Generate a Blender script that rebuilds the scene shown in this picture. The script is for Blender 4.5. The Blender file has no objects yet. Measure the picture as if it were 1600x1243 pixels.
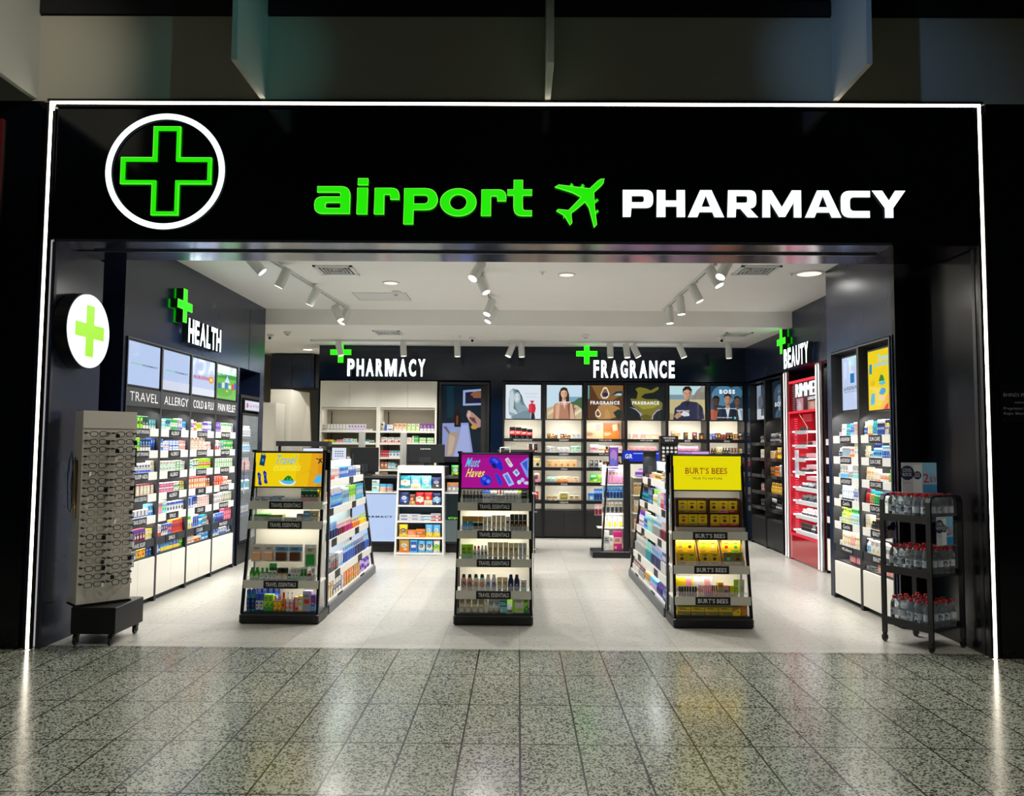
import bpy, math, random, re
from mathutils import Vector, Matrix
from mathutils.geometry import tessellate_polygon

PI = math.pi
rnd = random.Random(11)
SC = bpy.context.scene
COL = SC.collection

# ---------------------------------------------------------------- camera
F_PX, PITCH, YAW, ROLL, CAM_D, CAM_H = 1207.0, .0613, -.0086, .0073, 5.8, 1.535
cam_data = bpy.data.cameras.new('camera')
cam = bpy.data.objects.new('camera', cam_data)
COL.objects.link(cam)
fw = Vector((math.sin(YAW)*math.cos(PITCH), math.cos(YAW)*math.cos(PITCH), math.sin(PITCH)))
rt = Vector((math.cos(YAW), -math.sin(YAW), 0)); up = rt.cross(fw)
rt2 = rt*math.cos(ROLL)+up*math.sin(ROLL); up2 = up*math.cos(ROLL)-rt*math.sin(ROLL)
mw = Matrix((rt2, up2, -fw)).transposed().to_4x4()
mw.translation = Vector((0, -CAM_D, CAM_H))
cam.matrix_world = mw
cam_data.sensor_width = 36.0
cam_data.lens = F_PX/1600*36
cam_data.clip_end = 100
SC.camera = cam

# ---------------------------------------------------------------- world, exposure
SC.view_settings.view_transform = 'Standard'
SC.view_settings.look = 'None'
SC.view_settings.gamma = 1
SC.view_settings.exposure = 0.0
SC.view_settings.use_curve_mapping = False
SC.cycles.use_denoising = True
SC.cycles.max_bounces = 8
SC.cycles.diffuse_bounces = 4
SC.cycles.glossy_bounces = 4
SC.cycles.transmission_bounces = 6
SC.cycles.sample_clamp_indirect = 4.0
world = bpy.data.worlds.new('world'); SC.world = world
world.use_nodes = True
world.node_tree.nodes['Background'].inputs[0].default_value = (.55, .62, .62, 1)
world.node_tree.nodes['Background'].inputs[1].default_value = .012

def area(name, loc, size, power, color=(1, 1, 1), rot=(0, 0, 0), sy=None, spread=None):
    l = bpy.data.lights.new(name, 'AREA'); l.energy = power; l.color = color
    l.shape = 'RECTANGLE'; l.size = size; l.size_y = sy or size
    if spread: l.spread = spread
    o = bpy.data.objects.new(name, l); COL.objects.link(o)
    o.location = loc; o.rotation_euler = rot
    return o

def spot(name, loc, target, power, angle=1.0, blend=.6, color=(1, .97, .92), r=.03):
    l = bpy.data.lights.new(name, 'SPOT'); l.energy = power; l.color = color
    l.spot_size = angle; l.spot_blend = blend; l.shadow_soft_size = r
    o = bpy.data.objects.new(name, l); COL.objects.link(o)
    o.location = loc
    d = Vector(target)-Vector(loc)
    o.rotation_euler = d.to_track_quat('-Z', 'Y').to_euler()
    return o

# added unseen fill lights above the hall, brightening the floor before the shop
for hx in (-3.4, 0, 3.4):
    area('hall_fill_light', (hx, -3.6, 6.6), .9, 46, (1, .97, .86), (0, 0, 0), spread=1.9)
spot('fin_tint_light', (-1.2, -3.6, 5.2), (-3.9, -.4, 4.45), 330, .55, .9, (1, .93, .80))  # this and the next three: unseen spots added to tint the fins
spot('fin_tint_light', (.6, -2.9, 5.4), (-1.99, -.35, 4.5), 80, .4, 1, (.16, .80, .82))
spot('fin_tint_light', (-.2, -3.0, 5.4), (2.39, -.35, 4.5), 130, .4, 1, (.25, .52, 1))
spot('fin_tint_light', (.2, -2.0, 2.2), (.2, -.3, 4.3), 5, .4, .9, (.4, 1, .6))

# ---------------------------------------------------------------- materials
def lin(c):
    c /= 255.0
    return c/12.92 if c <= .04045 else ((c+.055)/1.055)**2.4
def rgb(h):
    if isinstance(h, str):
        h = h.lstrip('#'); h = tuple(int(h[i:i+2], 16) for i in (0, 2, 4))
    return (lin(h[0]), lin(h[1]), lin(h[2]), 1)
_mats = {}
def M(col, rough=.5, metal=0, emit=0, coat=0, name=None, trans=0, alpha=1, spec=.5):
    key = (col, rough, metal, emit, coat, trans, alpha, spec)
    if key in _mats: return _mats[key]
    m = bpy.data.materials.new(name or 'paint_'+str(col).strip('#'))
    m.use_nodes = True
    b = m.node_tree.nodes['Principled BSDF']
    c = rgb(col)
    b.inputs['Roughness'].default_value = rough
    b.inputs['Metallic'].default_value = metal
    b.inputs['Specular IOR Level'].default_value = spec
    if emit:
        b.inputs['Base Color'].default_value = (.01, .01, .01, 1)
        b.inputs['Emission Color'].default_value = c
        b.inputs['Emission Strength'].default_value = emit
    else:
        b.inputs['Base Color'].default_value = c
    if coat: b.inputs['Coat Weight'].default_value = coat
    if trans:
        b.inputs['Transmission Weight'].default_value = trans
        b.inputs['IOR'].default_value = 1.33
    if alpha < 1: b.inputs['Alpha'].default_value = alpha
    _mats[key] = m
    return m
def noisy(m, scale, amount, bump=0, rough_var=0):
    """gentle mottling and unevenness on a plain paint material"""
    nt = m.node_tree; b = nt.nodes['Principled BSDF']
    tc = nt.nodes.new('ShaderNodeTexCoord'); n = nt.nodes.new('ShaderNodeTexNoise')
    n.inputs['Scale'].default_value = scale; n.inputs['Detail'].default_value = 3
    nt.links.new(tc.outputs['Object'], n.inputs['Vector'])
    if amount:
        mx = nt.nodes.new('ShaderNodeMix'); mx.data_type = 'RGBA'
        c = b.inputs['Base Color'].default_value
        mx.inputs[6].default_value = [v*(1-amount) for v in c[:3]]+[1]
        mx.inputs[7].default_value = [min(1, v*(1+amount)) for v in c[:3]]+[1]
        nt.links.new(n.outputs['Fac'], mx.inputs[0]); nt.links.new(mx.outputs[2], b.inputs['Base Color'])
    if bump:
        bp = nt.nodes.new('ShaderNodeBump'); bp.inputs['Strength'].default_value = bump
        bp.inputs['Distance'].default_value = .01
        nt.links.new(n.outputs['Fac'], bp.inputs['Height']); nt.links.new(bp.outputs['Normal'], b.inputs['Normal'])
    if rough_var:
        mr = nt.nodes.new('ShaderNodeMapRange')
        r = b.inputs['Roughness'].default_value
        mr.inputs['To Min'].default_value = max(0, r-rough_var); mr.inputs['To Max'].default_value = r+rough_var
        nt.links.new(n.outputs['Fac'], mr.inputs['Value']); nt.links.new(mr.outputs['Result'], b.inputs['Roughness'])
    return m

NAVY = noisy(M('#16213a', .26, name='navy_panel_paint'), 2, .12, .02, .05)
NAVYG = noisy(M('#071529', .15, name='navy_gloss_paint'), 2, .1, .01, .03)
FASCIA = noisy(M('#04060b', .12, name='black_gloss_fascia'), 1.5, .2, .01, .03)
BLACK = M('#0b0c0e', .38, name='black_metal')
BLACKM = M('#08090a', .6, name='black_matt')
DGREY = M('#2a2c30', .5, name='dark_grey_laminate')
MGREY = M('#5c6065', .45, name='mid_grey_metal')
STEEL = M('#8d9196', .3, 1, name='steel')
CREAM = noisy(M('#e6e2d6', .5, name='cream_laminate'), 30, .015)
WHITE = M('#eceae4', .5, name='white_laminate')
LIPW = M('#dddbd5', .45, name='white_shelf_lip')
LIPG = M('#dcdacb', .45, name='grey_shelf_lip')
PAINTW = noisy(M('#f2f0ea', .75, name='white_ceiling_paint'), 4, .02)
BACKP = M('#ded9c8', .6, name='shelf_back_panel')
TAGB = M('#101114', .5, name='black_label_strip')
INK = M('#f4f4f4', .5, name='white_print')
GREEN = M('#24ee00', .4, 0, .95, name='lit_green_acrylic')
GREENE = M('#86ff50', .4, 0, 1.0, name='lit_green_edge')
WLIT2 = M('#eafaff', .3, 0, 4.0, name='bright_lit_acrylic')
GREEN2 = M('#10ec00', .3, 0, 2.6, name='bright_green_acrylic')
NAVYD = noisy(M('#04060b', .2, name='near_black_panel'), 2, .1, .01, .03)
WLIT = M('#ecfbff', .3, 0, 1.5, name='lit_white_acrylic')
LED = M('#fff2dc', .3, 0, 9.0, name='warm_led_strip')
CLEAR = M('#e8f0f4', .08, 0, 0, name='clear_plastic', trans=0, alpha=.22)
GLASS = M('#cfd8dc', .03, 0, 0, name='thin_glass', alpha=.14)

# ---------------------------------------------------------------- mesh builder
_textcache = {}
def text_polys(s, bold):
    k = (s, bold)
    if k in _textcache: return _textcache[k]
    cu = bpy.data.curves.new('t', 'FONT'); cu.body = s; cu.offset = bold; cu.space_character = 1.0+abs(bold)*6
    cu.resolution_u = 3; cu.fill_mode = 'FRONT'
    ob = bpy.data.objects.new('t', cu); COL.objects.link(ob)
    dg = bpy.context.evaluated_depsgraph_get(); dg.update()
    me = ob.evaluated_get(dg).to_mesh()
    vs = [(v.co.x, v.co.y) for v in me.vertices]; fs = [tuple(p.vertices) for p in me.polygons]
    ec = {}
    for f in fs:
        for a, b in zip(f, f[1:]+f[:1]): ec[(a, b)] = 1
    border = [e for e in ec if (e[1], e[0]) not in ec]
    COL.objects.unlink(ob); bpy.data.objects.remove(ob); bpy.data.curves.remove(cu)
    xs = [v[0] for v in vs]; ys = [v[1] for v in vs]
    r = (vs, fs, border, min(xs), max(xs), min(ys), max(ys))
    _textcache[k] = r
    return r

class MB:
    def __init__(s): s.v = []; s.f = []; s.m = []; s.mats = []; s.sm = []; s.T = None
    def mi(s, mat):
        if mat not in s.mats: s.mats.append(mat)
        return s.mats.index(mat)
    def add(s, vs, fs, mat, smooth=False):
        o = len(s.v)
        if s.T is not None: vs = [tuple(s.T @ Vector(v)) for v in vs]
        s.v += [tuple(v) for v in vs]; i = s.mi(mat)
        for f in fs: s.f.append(tuple(o+k for k in f)); s.m.append(i); s.sm.append(smooth)
        return s
    def box(s, x0, x1, y0, y1, z0, z1, mat, bev=0):
        if bev:
            b = bev
            out = [(x0+b, y0), (x1-b, y0), (x1, y0+b), (x1, y1-b), (x1-b, y1), (x0+b, y1), (x0, y1-b), (x0, y0+b)]
            cx, cy = (x0+x1)/2, (y0+y1)/2
            ins = [(cx+(x-cx)*(1-2*b/max(x1-x0, 1e-6)), cy+(y-cy)*(1-2*b/max(y1-y0, 1e-6))) for x, y in out]
            vs = [(x, y, z0) for x, y in ins]+[(x, y, z0+b) for x, y in out]+[(x, y, z1-b) for x, y in out]+[(x, y, z1) for x, y in ins]
            fs = [tuple(range(7, -1, -1)), tuple(range(24, 32))]
            for k in range(3):
                for i in range(8):
                    j = (i+1) % 8; fs.append((k*8+i, k*8+j, k*8+8+j, k*8+8+i))
            return s.add(vs, fs, mat)
        vs = [(x0, y0, z0), (x1, y0, z0), (x1, y1, z0), (x0, y1, z0), (x0, y0, z1), (x1, y0, z1), (x1, y1, z1), (x0, y1, z1)]
        return s.add(vs, [(3, 2, 1, 0), (4, 5, 6, 7), (0, 1, 5, 4), (1, 2, 6, 5), (2, 3, 7, 6), (3, 0, 4, 7)], mat)
    def rect(s, x0, x1, z0, z1, y, mat):
        """front-facing (towards -y) flat panel print"""
        return s.add([(x0, y, z0), (x1, y, z0), (x1, y, z1), (x0, y, z1)], [(0, 1, 2, 3)], mat)
    def flat(s, pts, y, mat):
        """front-facing polygon, any shape"""
        tr = tessellate_polygon([[Vector((p[0], p[1], 0)) for p in pts]])
        fs = []
        for t in tr:
            a, b, c = [pts[i] for i in t]
            if (b[0]-a[0])*(c[1]-a[1])-(b[1]-a[1])*(c[0]-a[0]) < 0: t = t[::-1]
            fs.append(tuple(t))
        return s.add([(p[0], y, p[1]) for p in pts], fs, mat)
    def prism(s, loops, y0, y1, mat, side=None):
        """polygon with holes in x,z pushed from y0 (front) to y1 (back)"""
        pts = [p for l in loops for p in l]
        tr = tessellate_polygon([[Vector((p[0], p[1], 0)) for p in l] for l in loops])
        n = len(pts); fs = []
        for t in tr:
            a, b, c = [pts[i] for i in t]
            if (b[0]-a[0])*(c[1]-a[1])-(b[1]-a[1])*(c[0]-a[0]) < 0: t = t[::-1]
            fs.append(tuple(t))
        vs = [(p[0], y0, p[1]) for p in pts]+[(p[0], y1, p[1]) for p in pts]
        s.add(vs, fs+[tuple(n+i for i in f[::-1]) for f in fs], mat)
        o = 0; sf = []
        for l in loops:
            k = len(l)
            for i in range(k):
                a, b = o+i, o+(i+1) % k
                sf.append((a, b, n+b, n+a))
            o += k
        return s.add(vs, sf, side or mat)
    def lathe(s, prof, mats, n=12, cx=0, cy=0, sx=1, sy=1, cap=True, sq=1.0):
        """prof: (radius, z) from bottom to top; mats: one or one per ring step; sq<1 squares the section"""
        vs = []
        def pw(c): return math.copysign(abs(c)**sq, c)
        for r, z in prof:
            for i in range(n):
                a = 2*PI*(i+.5)/n
                vs.append((cx+r*sx*pw(math.cos(a)), cy+r*sy*pw(math.sin(a)), z))
        if not isinstance(mats, (list, tuple)): mats = [mats]*(len(prof)-1)
        for k in range(len(prof)-1):
            fs = [(k*n+i, k*n+(i+1) % n, (k+1)*n+(i+1) % n, (k+1)*n+i) for i in range(n)]
            used = vs[k*n:(k+2)*n]
            s.add(used, [tuple(q-k*n for q in f) for f in fs], mats[k], True)
        if cap:
            if prof[0][0] > 1e-5: s.add(vs[:n], [tuple(range(n-1, -1, -1))], mats[0])
            if prof[-1][0] > 1e-5: s.add(vs[-n:], [tuple(range(n))], mats[-1])
        return s
    def tube(s, pts, r, mat, n=6, closed=False):
        pts = [Vector(p) for p in pts]; N = len(pts); vs = []; fs = []
        for i, p in enumerate(pts):
            if closed: d = pts[(i+1) % N]-pts[i-1]
            else: d = pts[min(i+1, N-1)]-pts[max(i-1, 0)]
            if d.length < 1e-9: d = Vector((0, 0, 1))
            d.normalize()
            u = d.cross(Vector((0, 0, 1)))
            if u.length < .2: u = d.cross(Vector((0, 1, 0)))
            u.normalize(); w = d.cross(u)
            for k in range(n):
                a = 2*PI*k/n; vs.append(p+(u*math.cos(a)+w*math.sin(a))*r)
        for i in range(N if closed else N-1):
            j = (i+1) % N
            for k in range(n):
                fs.append((i*n+k, i*n+(k+1) % n, j*n+(k+1) % n, j*n+k))
        if not closed: fs += [tuple(range(n)), tuple((N-1)*n+k for k in range(n-1, -1, -1))]
        return s.add(vs, fs, mat, True)
    def text(s, t, x0, x1, z0, z1, y, mat, bold=.0, depth=0, side=None, fit=True, slant=0):
        vs, fs, border, a, b, c, d = text_polys(t, bold)
        sx = (x1-x0)/(b-a)
        sz = (z1-z0)/(d-c)
        if not fit:
            sx = min(sx, sz*1.15); w = (b-a)*sx; x0 = (x0+x1)/2-w/2
        P = [(x0+(p[0]-a)*sx+slant*(p[1]-c)*sz, z0+(p[1]-c)*sz) for p in vs]
        s.add([(p[0], y, p[1]) for p in P], fs, mat)
        if depth:
            n = len(P); V = [(p[0], y, p[1]) for p in P]+[(p[0], y+depth, p[1]) for p in P]
            s.add(V, [(e[1], e[0], n+e[0], n+e[1]) for e in border]+[(e[0], e[1], n+e[1], n+e[0]) for e in border][:0], side or mat)
        return s
    def serif(s, word, x0, x1, z0, z1, y, mat, bold=.01):
        """capitals with slab feet, as in an old-style label face"""
        ser = {'B': [(.0, 0), (.0, 1)], 'U': [(.02, 1), (.80, 1)], 'R': [(.0, 0), (.0, 1), (.80, 0)], 'T': [(.38, 0)], 'E': [(.0, 0), (.0, 1)], 'S': []}
        tick = {'T': [(.0, 1), (.93, 1)], 'E': [(.90, 1), (.93, 0)], 'S': [(.82, 1), (.02, 0)]}
        wd = {'B': 1, 'U': 1.12, 'R': 1.08, 'T': 1, 'E': .9, 'S': .8, "'": .38, ' ': .5}
        tot = sum(wd[c] for c in word); u = x0; h = z1-z0; t = h*.07
        for c in word:
            w = (x1-x0)*wd[c]/tot; a = u+w*.08; g = w*.84
            if c == "'": s.text(c, a+g*.2, a+g*.75, z1-h*.32, z1, y, mat, bold)
            elif c != ' ':
                s.text(c, a, a+g, z0, z1, y, mat, bold)
                for f, top in ser.get(c, []):
                    zc = z1-t if top else z0
                    s.rect(a+g*f-g*.10, a+g*f+g*.30, zc, zc+t, y-.0002, mat)
                for f, top in tick.get(c, []):
                    s.rect(a+g*f, a+g*f+g*.09, z1-h*.24 if top else z0, z1 if top else z0+h*.24, y-.0002, mat)
            u += w
        return s
    def mesh(s, name):
        me = bpy.data.meshes.new(name)
        me.from_pydata(s.v, [], s.f)
        for m in s.mats: me.materials.append(m)
        me.polygons.foreach_set('material_index', s.m)
        me.polygons.foreach_set('use_smooth', s.sm)
        me.update()
        return me
    def build(s, name, parent=None, loc=(0, 0, 0), rz=0):
        o = bpy.data.objects.new(name, s.mesh(name)); COL.objects.link(o)
        o.location = loc; o.rotation_euler = (0, 0, rz)
        if parent: o.parent = parent
        return o

def tag(o, label=None, cat=None, group=None, kind=None):
    if label: o['label'] = label
    if cat: o['category'] = cat
    if group: o['group'] = group
    if kind: o['kind'] = kind
    return o
def empty(name, loc, rz, label, cat, group=None):
    o = bpy.data.objects.new(name, None); COL.objects.link(o)
    o.location = loc; o.rotation_euler = (0, 0, rz); o.empty_display_size = .1
    return tag(o, label, cat, group)
def struct(name, mb):
    return tag(mb.build(name), kind='structure')
def copy_tree(o, parent=None):
    c = o.copy(); COL.objects.link(c); c.parent = parent
    for ch in list(o.children):
        if ch.name != c.name: copy_tree(ch, c)
    return c
def rpoly(pts, seg=5):
    """polygon whose corners (x, z, r) are rounded"""
    out = []; n = len(pts)
    for i, p in enumerate(pts):
        x, z = p[0], p[1]; r = p[2] if len(p) > 2 else 0
        if r <= 0: out.append((x, z)); continue
        P = Vector((x, z)); A = Vector(pts[i-1][:2])-P; B = Vector(pts[(i+1) % n][:2])-P
        ra = min(r, A.length*.95); rb = min(r, B.length*.95)
        a = P+A.normalized()*ra; b = P+B.normalized()*rb
        for k in range(seg+1):
            t = k/seg; q = a*(1-t)**2+P*2*t*(1-t)+b*t*t
            out.append((q.x, q.y))
    return out
def ell(cx, cz, rx, rz, n=24, a0=0):
    return [(cx+rx*math.cos(2*PI*i/n+a0), cz+rz*math.sin(2*PI*i/n+a0)) for i in range(n)]
def plus(cx, cz, L, w, L2=None, w2=None):
    L2 = L2 or L; w2 = w2 or w
    return [(cx-w, cz+L2), (cx-w, cz+w2), (cx-L, cz+w2), (cx-L, cz-w2), (cx-w, cz-w2), (cx-w, cz-L2), (cx+w, cz-L2), (cx+w, cz-w2), (cx+L, cz-w2), (cx+L, cz+w2), (cx+w, cz+w2), (cx+w, cz+L2)]
# ================================================================ THE SETTING
def floor_material(name, base, chip, chip_scale, chip_size, bw, bh, ox, oy, joint, jc, rough, rvar, tint=None):
    """polished tiles with angular stone chips (cells of a Voronoi pattern) and thin dark joints"""
    m = bpy.data.materials.new(name); m.use_nodes = True; nt = m.node_tree; N = nt.nodes; Lk = nt.links
    b = N['Principled BSDF']; tc = N.new('ShaderNodeTexCoord')
    mp = N.new('ShaderNodeMapping'); mp.inputs['Location'].default_value = (ox, oy, 0)
    Lk.new(tc.outputs['Object'], mp.inputs['Vector'])
    br = N.new('ShaderNodeTexBrick'); br.offset = 0; br.squash = 1
    br.inputs['Scale'].default_value = 1; br.inputs['Mortar Size'].default_value = joint
    br.inputs['Brick Width'].default_value = bw; br.inputs['Row Height'].default_value = bh
    br.inputs['Mortar Smooth'].default_value = 0
    br.inputs['Color1'].default_value = (.92, .92, .92, 1); br.inputs['Color2'].default_value = (1.06, 1.06, 1.06, 1)
    Lk.new(mp.outputs['Vector'], br.inputs['Vector'])
    vo = N.new('ShaderNodeTexVoronoi'); vo.inputs['Scale'].default_value = chip_scale
    Lk.new(tc.outputs['Object'], vo.inputs['Vector'])
    sp_ = N.new('ShaderNodeSeparateColor'); Lk.new(vo.outputs['Color'], sp_.inputs['Color'])
    no = N.new('ShaderNodeTexNoise'); no.inputs['Scale'].default_value = chip_scale*.35; no.inputs['Detail'].default_value = 1
    Lk.new(tc.outputs['Object'], no.inputs['Vector'])
    ad = N.new('ShaderNodeMath'); ad.operation = 'ADD'; Lk.new(sp_.outputs[0], ad.inputs[0])
    ml = N.new('ShaderNodeMath'); ml.operation = 'MULTIPLY_ADD'; ml.inputs[1].default_value = .6; ml.inputs[2].default_value = -.3
    Lk.new(no.outputs['Fac'], ml.inputs[0]); Lk.new(ml.outputs[0], ad.inputs[1])
    rp = N.new('ShaderNodeValToRGB'); e = rp.color_ramp.elements; rp.color_ramp.interpolation = 'LINEAR'
    e[0].position = chip_size-.02; e[0].color = rgb(chip); e[1].position = chip_size+.06; e[1].color = rgb(base)
    Lk.new(ad.outputs[0], rp.inputs['Fac'])
    v2 = N.new('ShaderNodeTexNoise'); v2.inputs['Scale'].default_value = 1.3
    Lk.new(tc.outputs['Object'], v2.inputs['Vector'])
    m1 = N.new('ShaderNodeMix'); m1.data_type = 'RGBA'; m1.blend_type = 'MULTIPLY'; m1.inputs[0].default_value = 1
    Lk.new(rp.outputs['Color'], m1.inputs[6]); Lk.new(br.outputs['Color'], m1.inputs[7])
    m2 = N.new('ShaderNodeMix'); m2.data_type = 'RGBA'; m2.inputs[7].default_value = rgb(jc)
    Lk.new(br.outputs['Fac'], m2.inputs[0]); Lk.new(m1.outputs[2], m2.inputs[6])
    Lk.new(m2.outputs[2], b.inputs['Base Color'])
    mr = N.new('ShaderNodeMapRange'); mr.inputs['To Min'].default_value = rough-rvar; mr.inputs['To Max'].default_value = rough+rvar
    Lk.new(v2.outputs['Fac'], mr.inputs['Value']); Lk.new(mr.outputs['Result'], b.inputs['Roughness'])
    bp = N.new('ShaderNodeBump'); bp.inputs['Strength'].default_value = .25; bp.inputs['Distance'].default_value = .002; bp.invert = True
    Lk.new(br.outputs['Fac'], bp.inputs['Height']); Lk.new(bp.outputs['Normal'], b.inputs['Normal'])
    return m
TERR = floor_material('speckled_terrazzo', '#999d8f', '#30342f', 118, .34, .3, .6, -.019, .5186, .005, '#141512', .18, .05)
SHOPF = floor_material('pale_stone_tiles', '#aeaca5', '#8f8d86', 70, .06, .6, .6, -.02, -.86, .0025, '#85837c', .33, .06)

struct('floor', MB().box(-9, 9, -9, .13, -.1, 0, TERR))
struct('floor', MB().box(-5.2, 4.6, .13, 10.2, -.1, 0, SHOPF))
# upper hall wall above the shopfront and dark zone over it
HALLW = noisy(M('#a4a193', .8, name='hall_wall_paint'), 3, .03)
mb = MB().box(-8, 8, .0, .3, 4.17, 4.85, HALLW)
struct('wall_upper', mb)
TEALG = noisy(M('#16383c', .25, name='dark_teal_glazing'), 1, .2)
struct('wall_hall', MB().box(-8, 8, .35, .5, 4.85, 7, TEALG))
struct('trim_1', MB().box(-8, 8, -.02, .33, 4.86, 4.97, BLACKM))
# black outer walls beside the opening
struct('wall_left_outer', MB().box(-8, -3.70, 0, .6, 0, 4.17, FASCIA).box(-4.35, -3.99, -.02, .0, 0, 4.02, M('#5a0d08', .5, name='dark_red_panel')))
struct('wall_right_outer', MB().box(3.56, 8, 0, .6, 0, 4.17, FASCIA))
# fascia over the opening and the metal soffit under it
struct('wall_front', MB().box(-3.585, 3.465, .01, .6, 3.09, 4.125, FASCIA).box(-3.70, 3.56, .03, .6, 4.12, 4.17, FASCIA))
SOFF = noisy(M('#b8bec8', .16, 1, name='polished_soffit_metal'), 3, .05, .02, .04)
struct('trim_2', MB().box(-3.55, 2.83, .01, .26, 3.07, 3.09, SOFF).box(-3.55, 2.83, .31, .60, 3.07, 3.09, SOFF)
       .box(-3.4, 2.83, .26, .275, 3.055, 3.09, STEEL).box(-3.55, 3.48, .275, .31, 3.085, 3.09, BLACKM))
struct('trim_3', MB().box(2.83, 3.48, .01, .60, 3.07, 3.09, FASCIA))
# reveals
WALLL = -3.55
struct('wall_left_pilaster', MB().box(-3.72, -3.585, .04, .69, 0, 3.09, NAVY, 0).box(-3.587, -3.55, .02, .69, 0, 3.07, NAVY)
       .box(-3.552, -3.548, .0, .03, 0, 3.09, BLACK))
struct('wall_left_recess', MB().box(-4.0, -3.75, .69, 1.06, 0, 3.42, NAVYG))
struct('wall_left', MB().box(-3.98, -3.55, 1.06, 4.9, 2.50, 3.42, NAVY).box(-3.98, -3.93, 1.06, 4.9, 0, 2.5, BLACKM)
       .box(-3.98, -3.55, 1.06, 1.12, 0, 2.5, NAVY).box(-3.98, -3.55, 4.74, 4.9, 0, 2.5, NAVY)
       .box(-3.98, -3.55, 3.88, 3.96, 0, 2.5, NAVY).box(-3.551, -3.547, 4.28, 4.284, 2.5, 3.3, BLACKM))
struct('wall_right_pilaster', MB().box(3.5, 3.56, .02, .95, 0, 3.09, NAVYD).box(3.495, 3.5, .1, .14, 0, 3.07, BLACK))
struct('wall_right_return', MB().box(3.28, 4.1, .92, .98, 0, 3.42, NAVYD))
struct('wall_right_front', MB().box(3.28, 4.1, .98, 2.41, 2.53, 3.42, NAVY).box(3.28, 3.75, 2.31, 2.41, 0, 2.53, NAVY)
       .box(3.28, 3.75, .95, 1.0, 0, 2.53, NAVY).box(3.68, 3.76, .98, 2.41, 0, 2.53, BLACKM))
struct('wall_right', MB().box(3.8, 4.25, 2.41, 7.55, 2.62, 3.42, NAVY).box(4.2, 4.3, 2.4, 7.55, 0, 2.62, BLACKM)
       .box(3.8, 4.25, 6.93, 7.15, 0, 2.62, NAVYG).box(3.8, 4.25, 2.41, 2.9, 0, 2.62, NAVYG))
struct('wall_back', MB().box(-3.37, 3.8, 7.15, 7.6, 2.62, 3.2, NAVYG).box(-3.37, 4.3, 7.58, 7.7, 0, 2.62, BLACKM)
       .box(-3.37, -3.335, 7.15, 7.6, 0, 2.62, NAVYG).box(-.47, -.27, 7.15, 7.58, 0, 2.62, NAVYG).box(-1.36, -.47, 7.45, 7.58, 0, 1.3, NAVYG))
struct('ceiling', MB().box(-4.1, 4.2, .6, 4.9, 3.42, 3.5, PAINTW).box(-5.3, 4.2, 4.9, 5.0, 3.2, 3.5, PAINTW)
       .box(-5.3, 4.2, 5.0, 10, 3.2, 3.3, PAINTW).box(-3.72, 3.56, .56, .62, 3.09, 3.5, PAINTW))
struct('wall_back_room', MB().box(-5.2, -4.75, 4.9, 10, 0, 3.2, CREAM).box(-4.75, -3.37, 9.6, 9.7, 0, 3.2, CREAM)
       .box(-3.37, -3.33, 7.6, 9.7, 0, 3.2, CREAM).box(-5.2, -3.98, 4.85, 4.95, 0, 3.2, CREAM))
struct('baseboard_left', MB().box(-3.60, -3.58, 1.12, 3.88, 0, .05, DGREY))

# wall fins over the shopfront
FIN = noisy(M('#aeb0aa', .6, name='fin_paint'), 6, .03)
for i, (x, y0, lab) in enumerate([(-3.79, -1.6, 'pale wall fin at the far left above the shopfront, brightest of the fins'),
                             (-2.01, -.62, 'teal lit wall fin above the round green cross sign'),
                             (.185, -.6, 'narrow wall fin seen edge on above the middle of the shopfront'),
                             (2.39, -.59, 'blue lit wall fin above the white lettering at the right')]):
    o = MB().box(x, x+.045, y0, 0, 4.185, 6.2, FIN, .004).build('wall_fin')
    tag(o, lab, 'wall fin')

# LED border
def led(x0, x1, z0, z1, lab):
    t = empty('led_strip', ((x0+x1)/2, 0, z0), 0, lab, 'light strip', 'warm light strips framing the shopfront')
    cx = (x0+x1)/2
    MB().box(x0-cx, x1-cx, -.006, .012, 0, z1-z0, LED).build('diffuser', t)
    g = .018
    if x1-x0 > 1: MB().box(x0-cx-g, x1-cx+g, -.012, .02, z1-z0, z1-z0+g, BLACK).box(x0-cx+.05, x1-cx-.05, -.012, .01, -g, 0, BLACK).build('channel', t)
    else: MB().box(x0-cx-g, x0-cx, -.012, .02, 0, z1-z0, BLACK).box(x1-cx, x1-cx+g, -.012, .01, 0, z1-z0-.05, BLACK).build('channel', t)
led(-3.640, 3.520, 4.140, 4.166, 'warm white light strip running along the top of the black shopfront')
led(-3.640, -3.612, .005, 4.14, 'warm white vertical light strip at the left edge of the shopfront')
led(3.492, 3.520, .005, 4.14, 'warm white vertical light strip at the right edge of the shopfront')

# ================================================================ MAIN SIGNS
def pxm(px, py): return (-1.57+(px-493)*.004888, 3.28+(337.3+(px-493)*.0014-py)*.0049)
def cropmap(pts, ox, oy, s, seg=5):
    out = []
    for p in rpoly([(q[0], q[1])+tuple(q[2:3]) for q in pts], seg): out.append(pxm(ox+p[0]/s, oy+p[1]/s))
    return out
def letter(parent, name, loops, ox, oy, s, front, side, depth=.014, rim=None):
    mb = MB(); L = [cropmap(l, ox, oy, s) for l in loops]
    mb.prism(L, -depth, 0.008, front, side)
    if rim:
        for l in L:
            mb.tube([(p[0], -depth-.001, p[1]) for p in l], .0022, rim, 4, True)
    mb.build(name, parent)
sg = empty('word_sign', (0, 0, 0), 0, 'large lit green lowercase word airport on the black fascia', 'sign')
def rL(dx, dz): return [(330+dx, 137+dz), (448+dx, 137+dz, 38), (448+dx, 192+dz), (405+dx, 192+dz), (405+dx, 168+dz, 8), (375+dx, 168+dz), (375+dx, 264+dz), (328+dx, 264+dz)]
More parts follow.
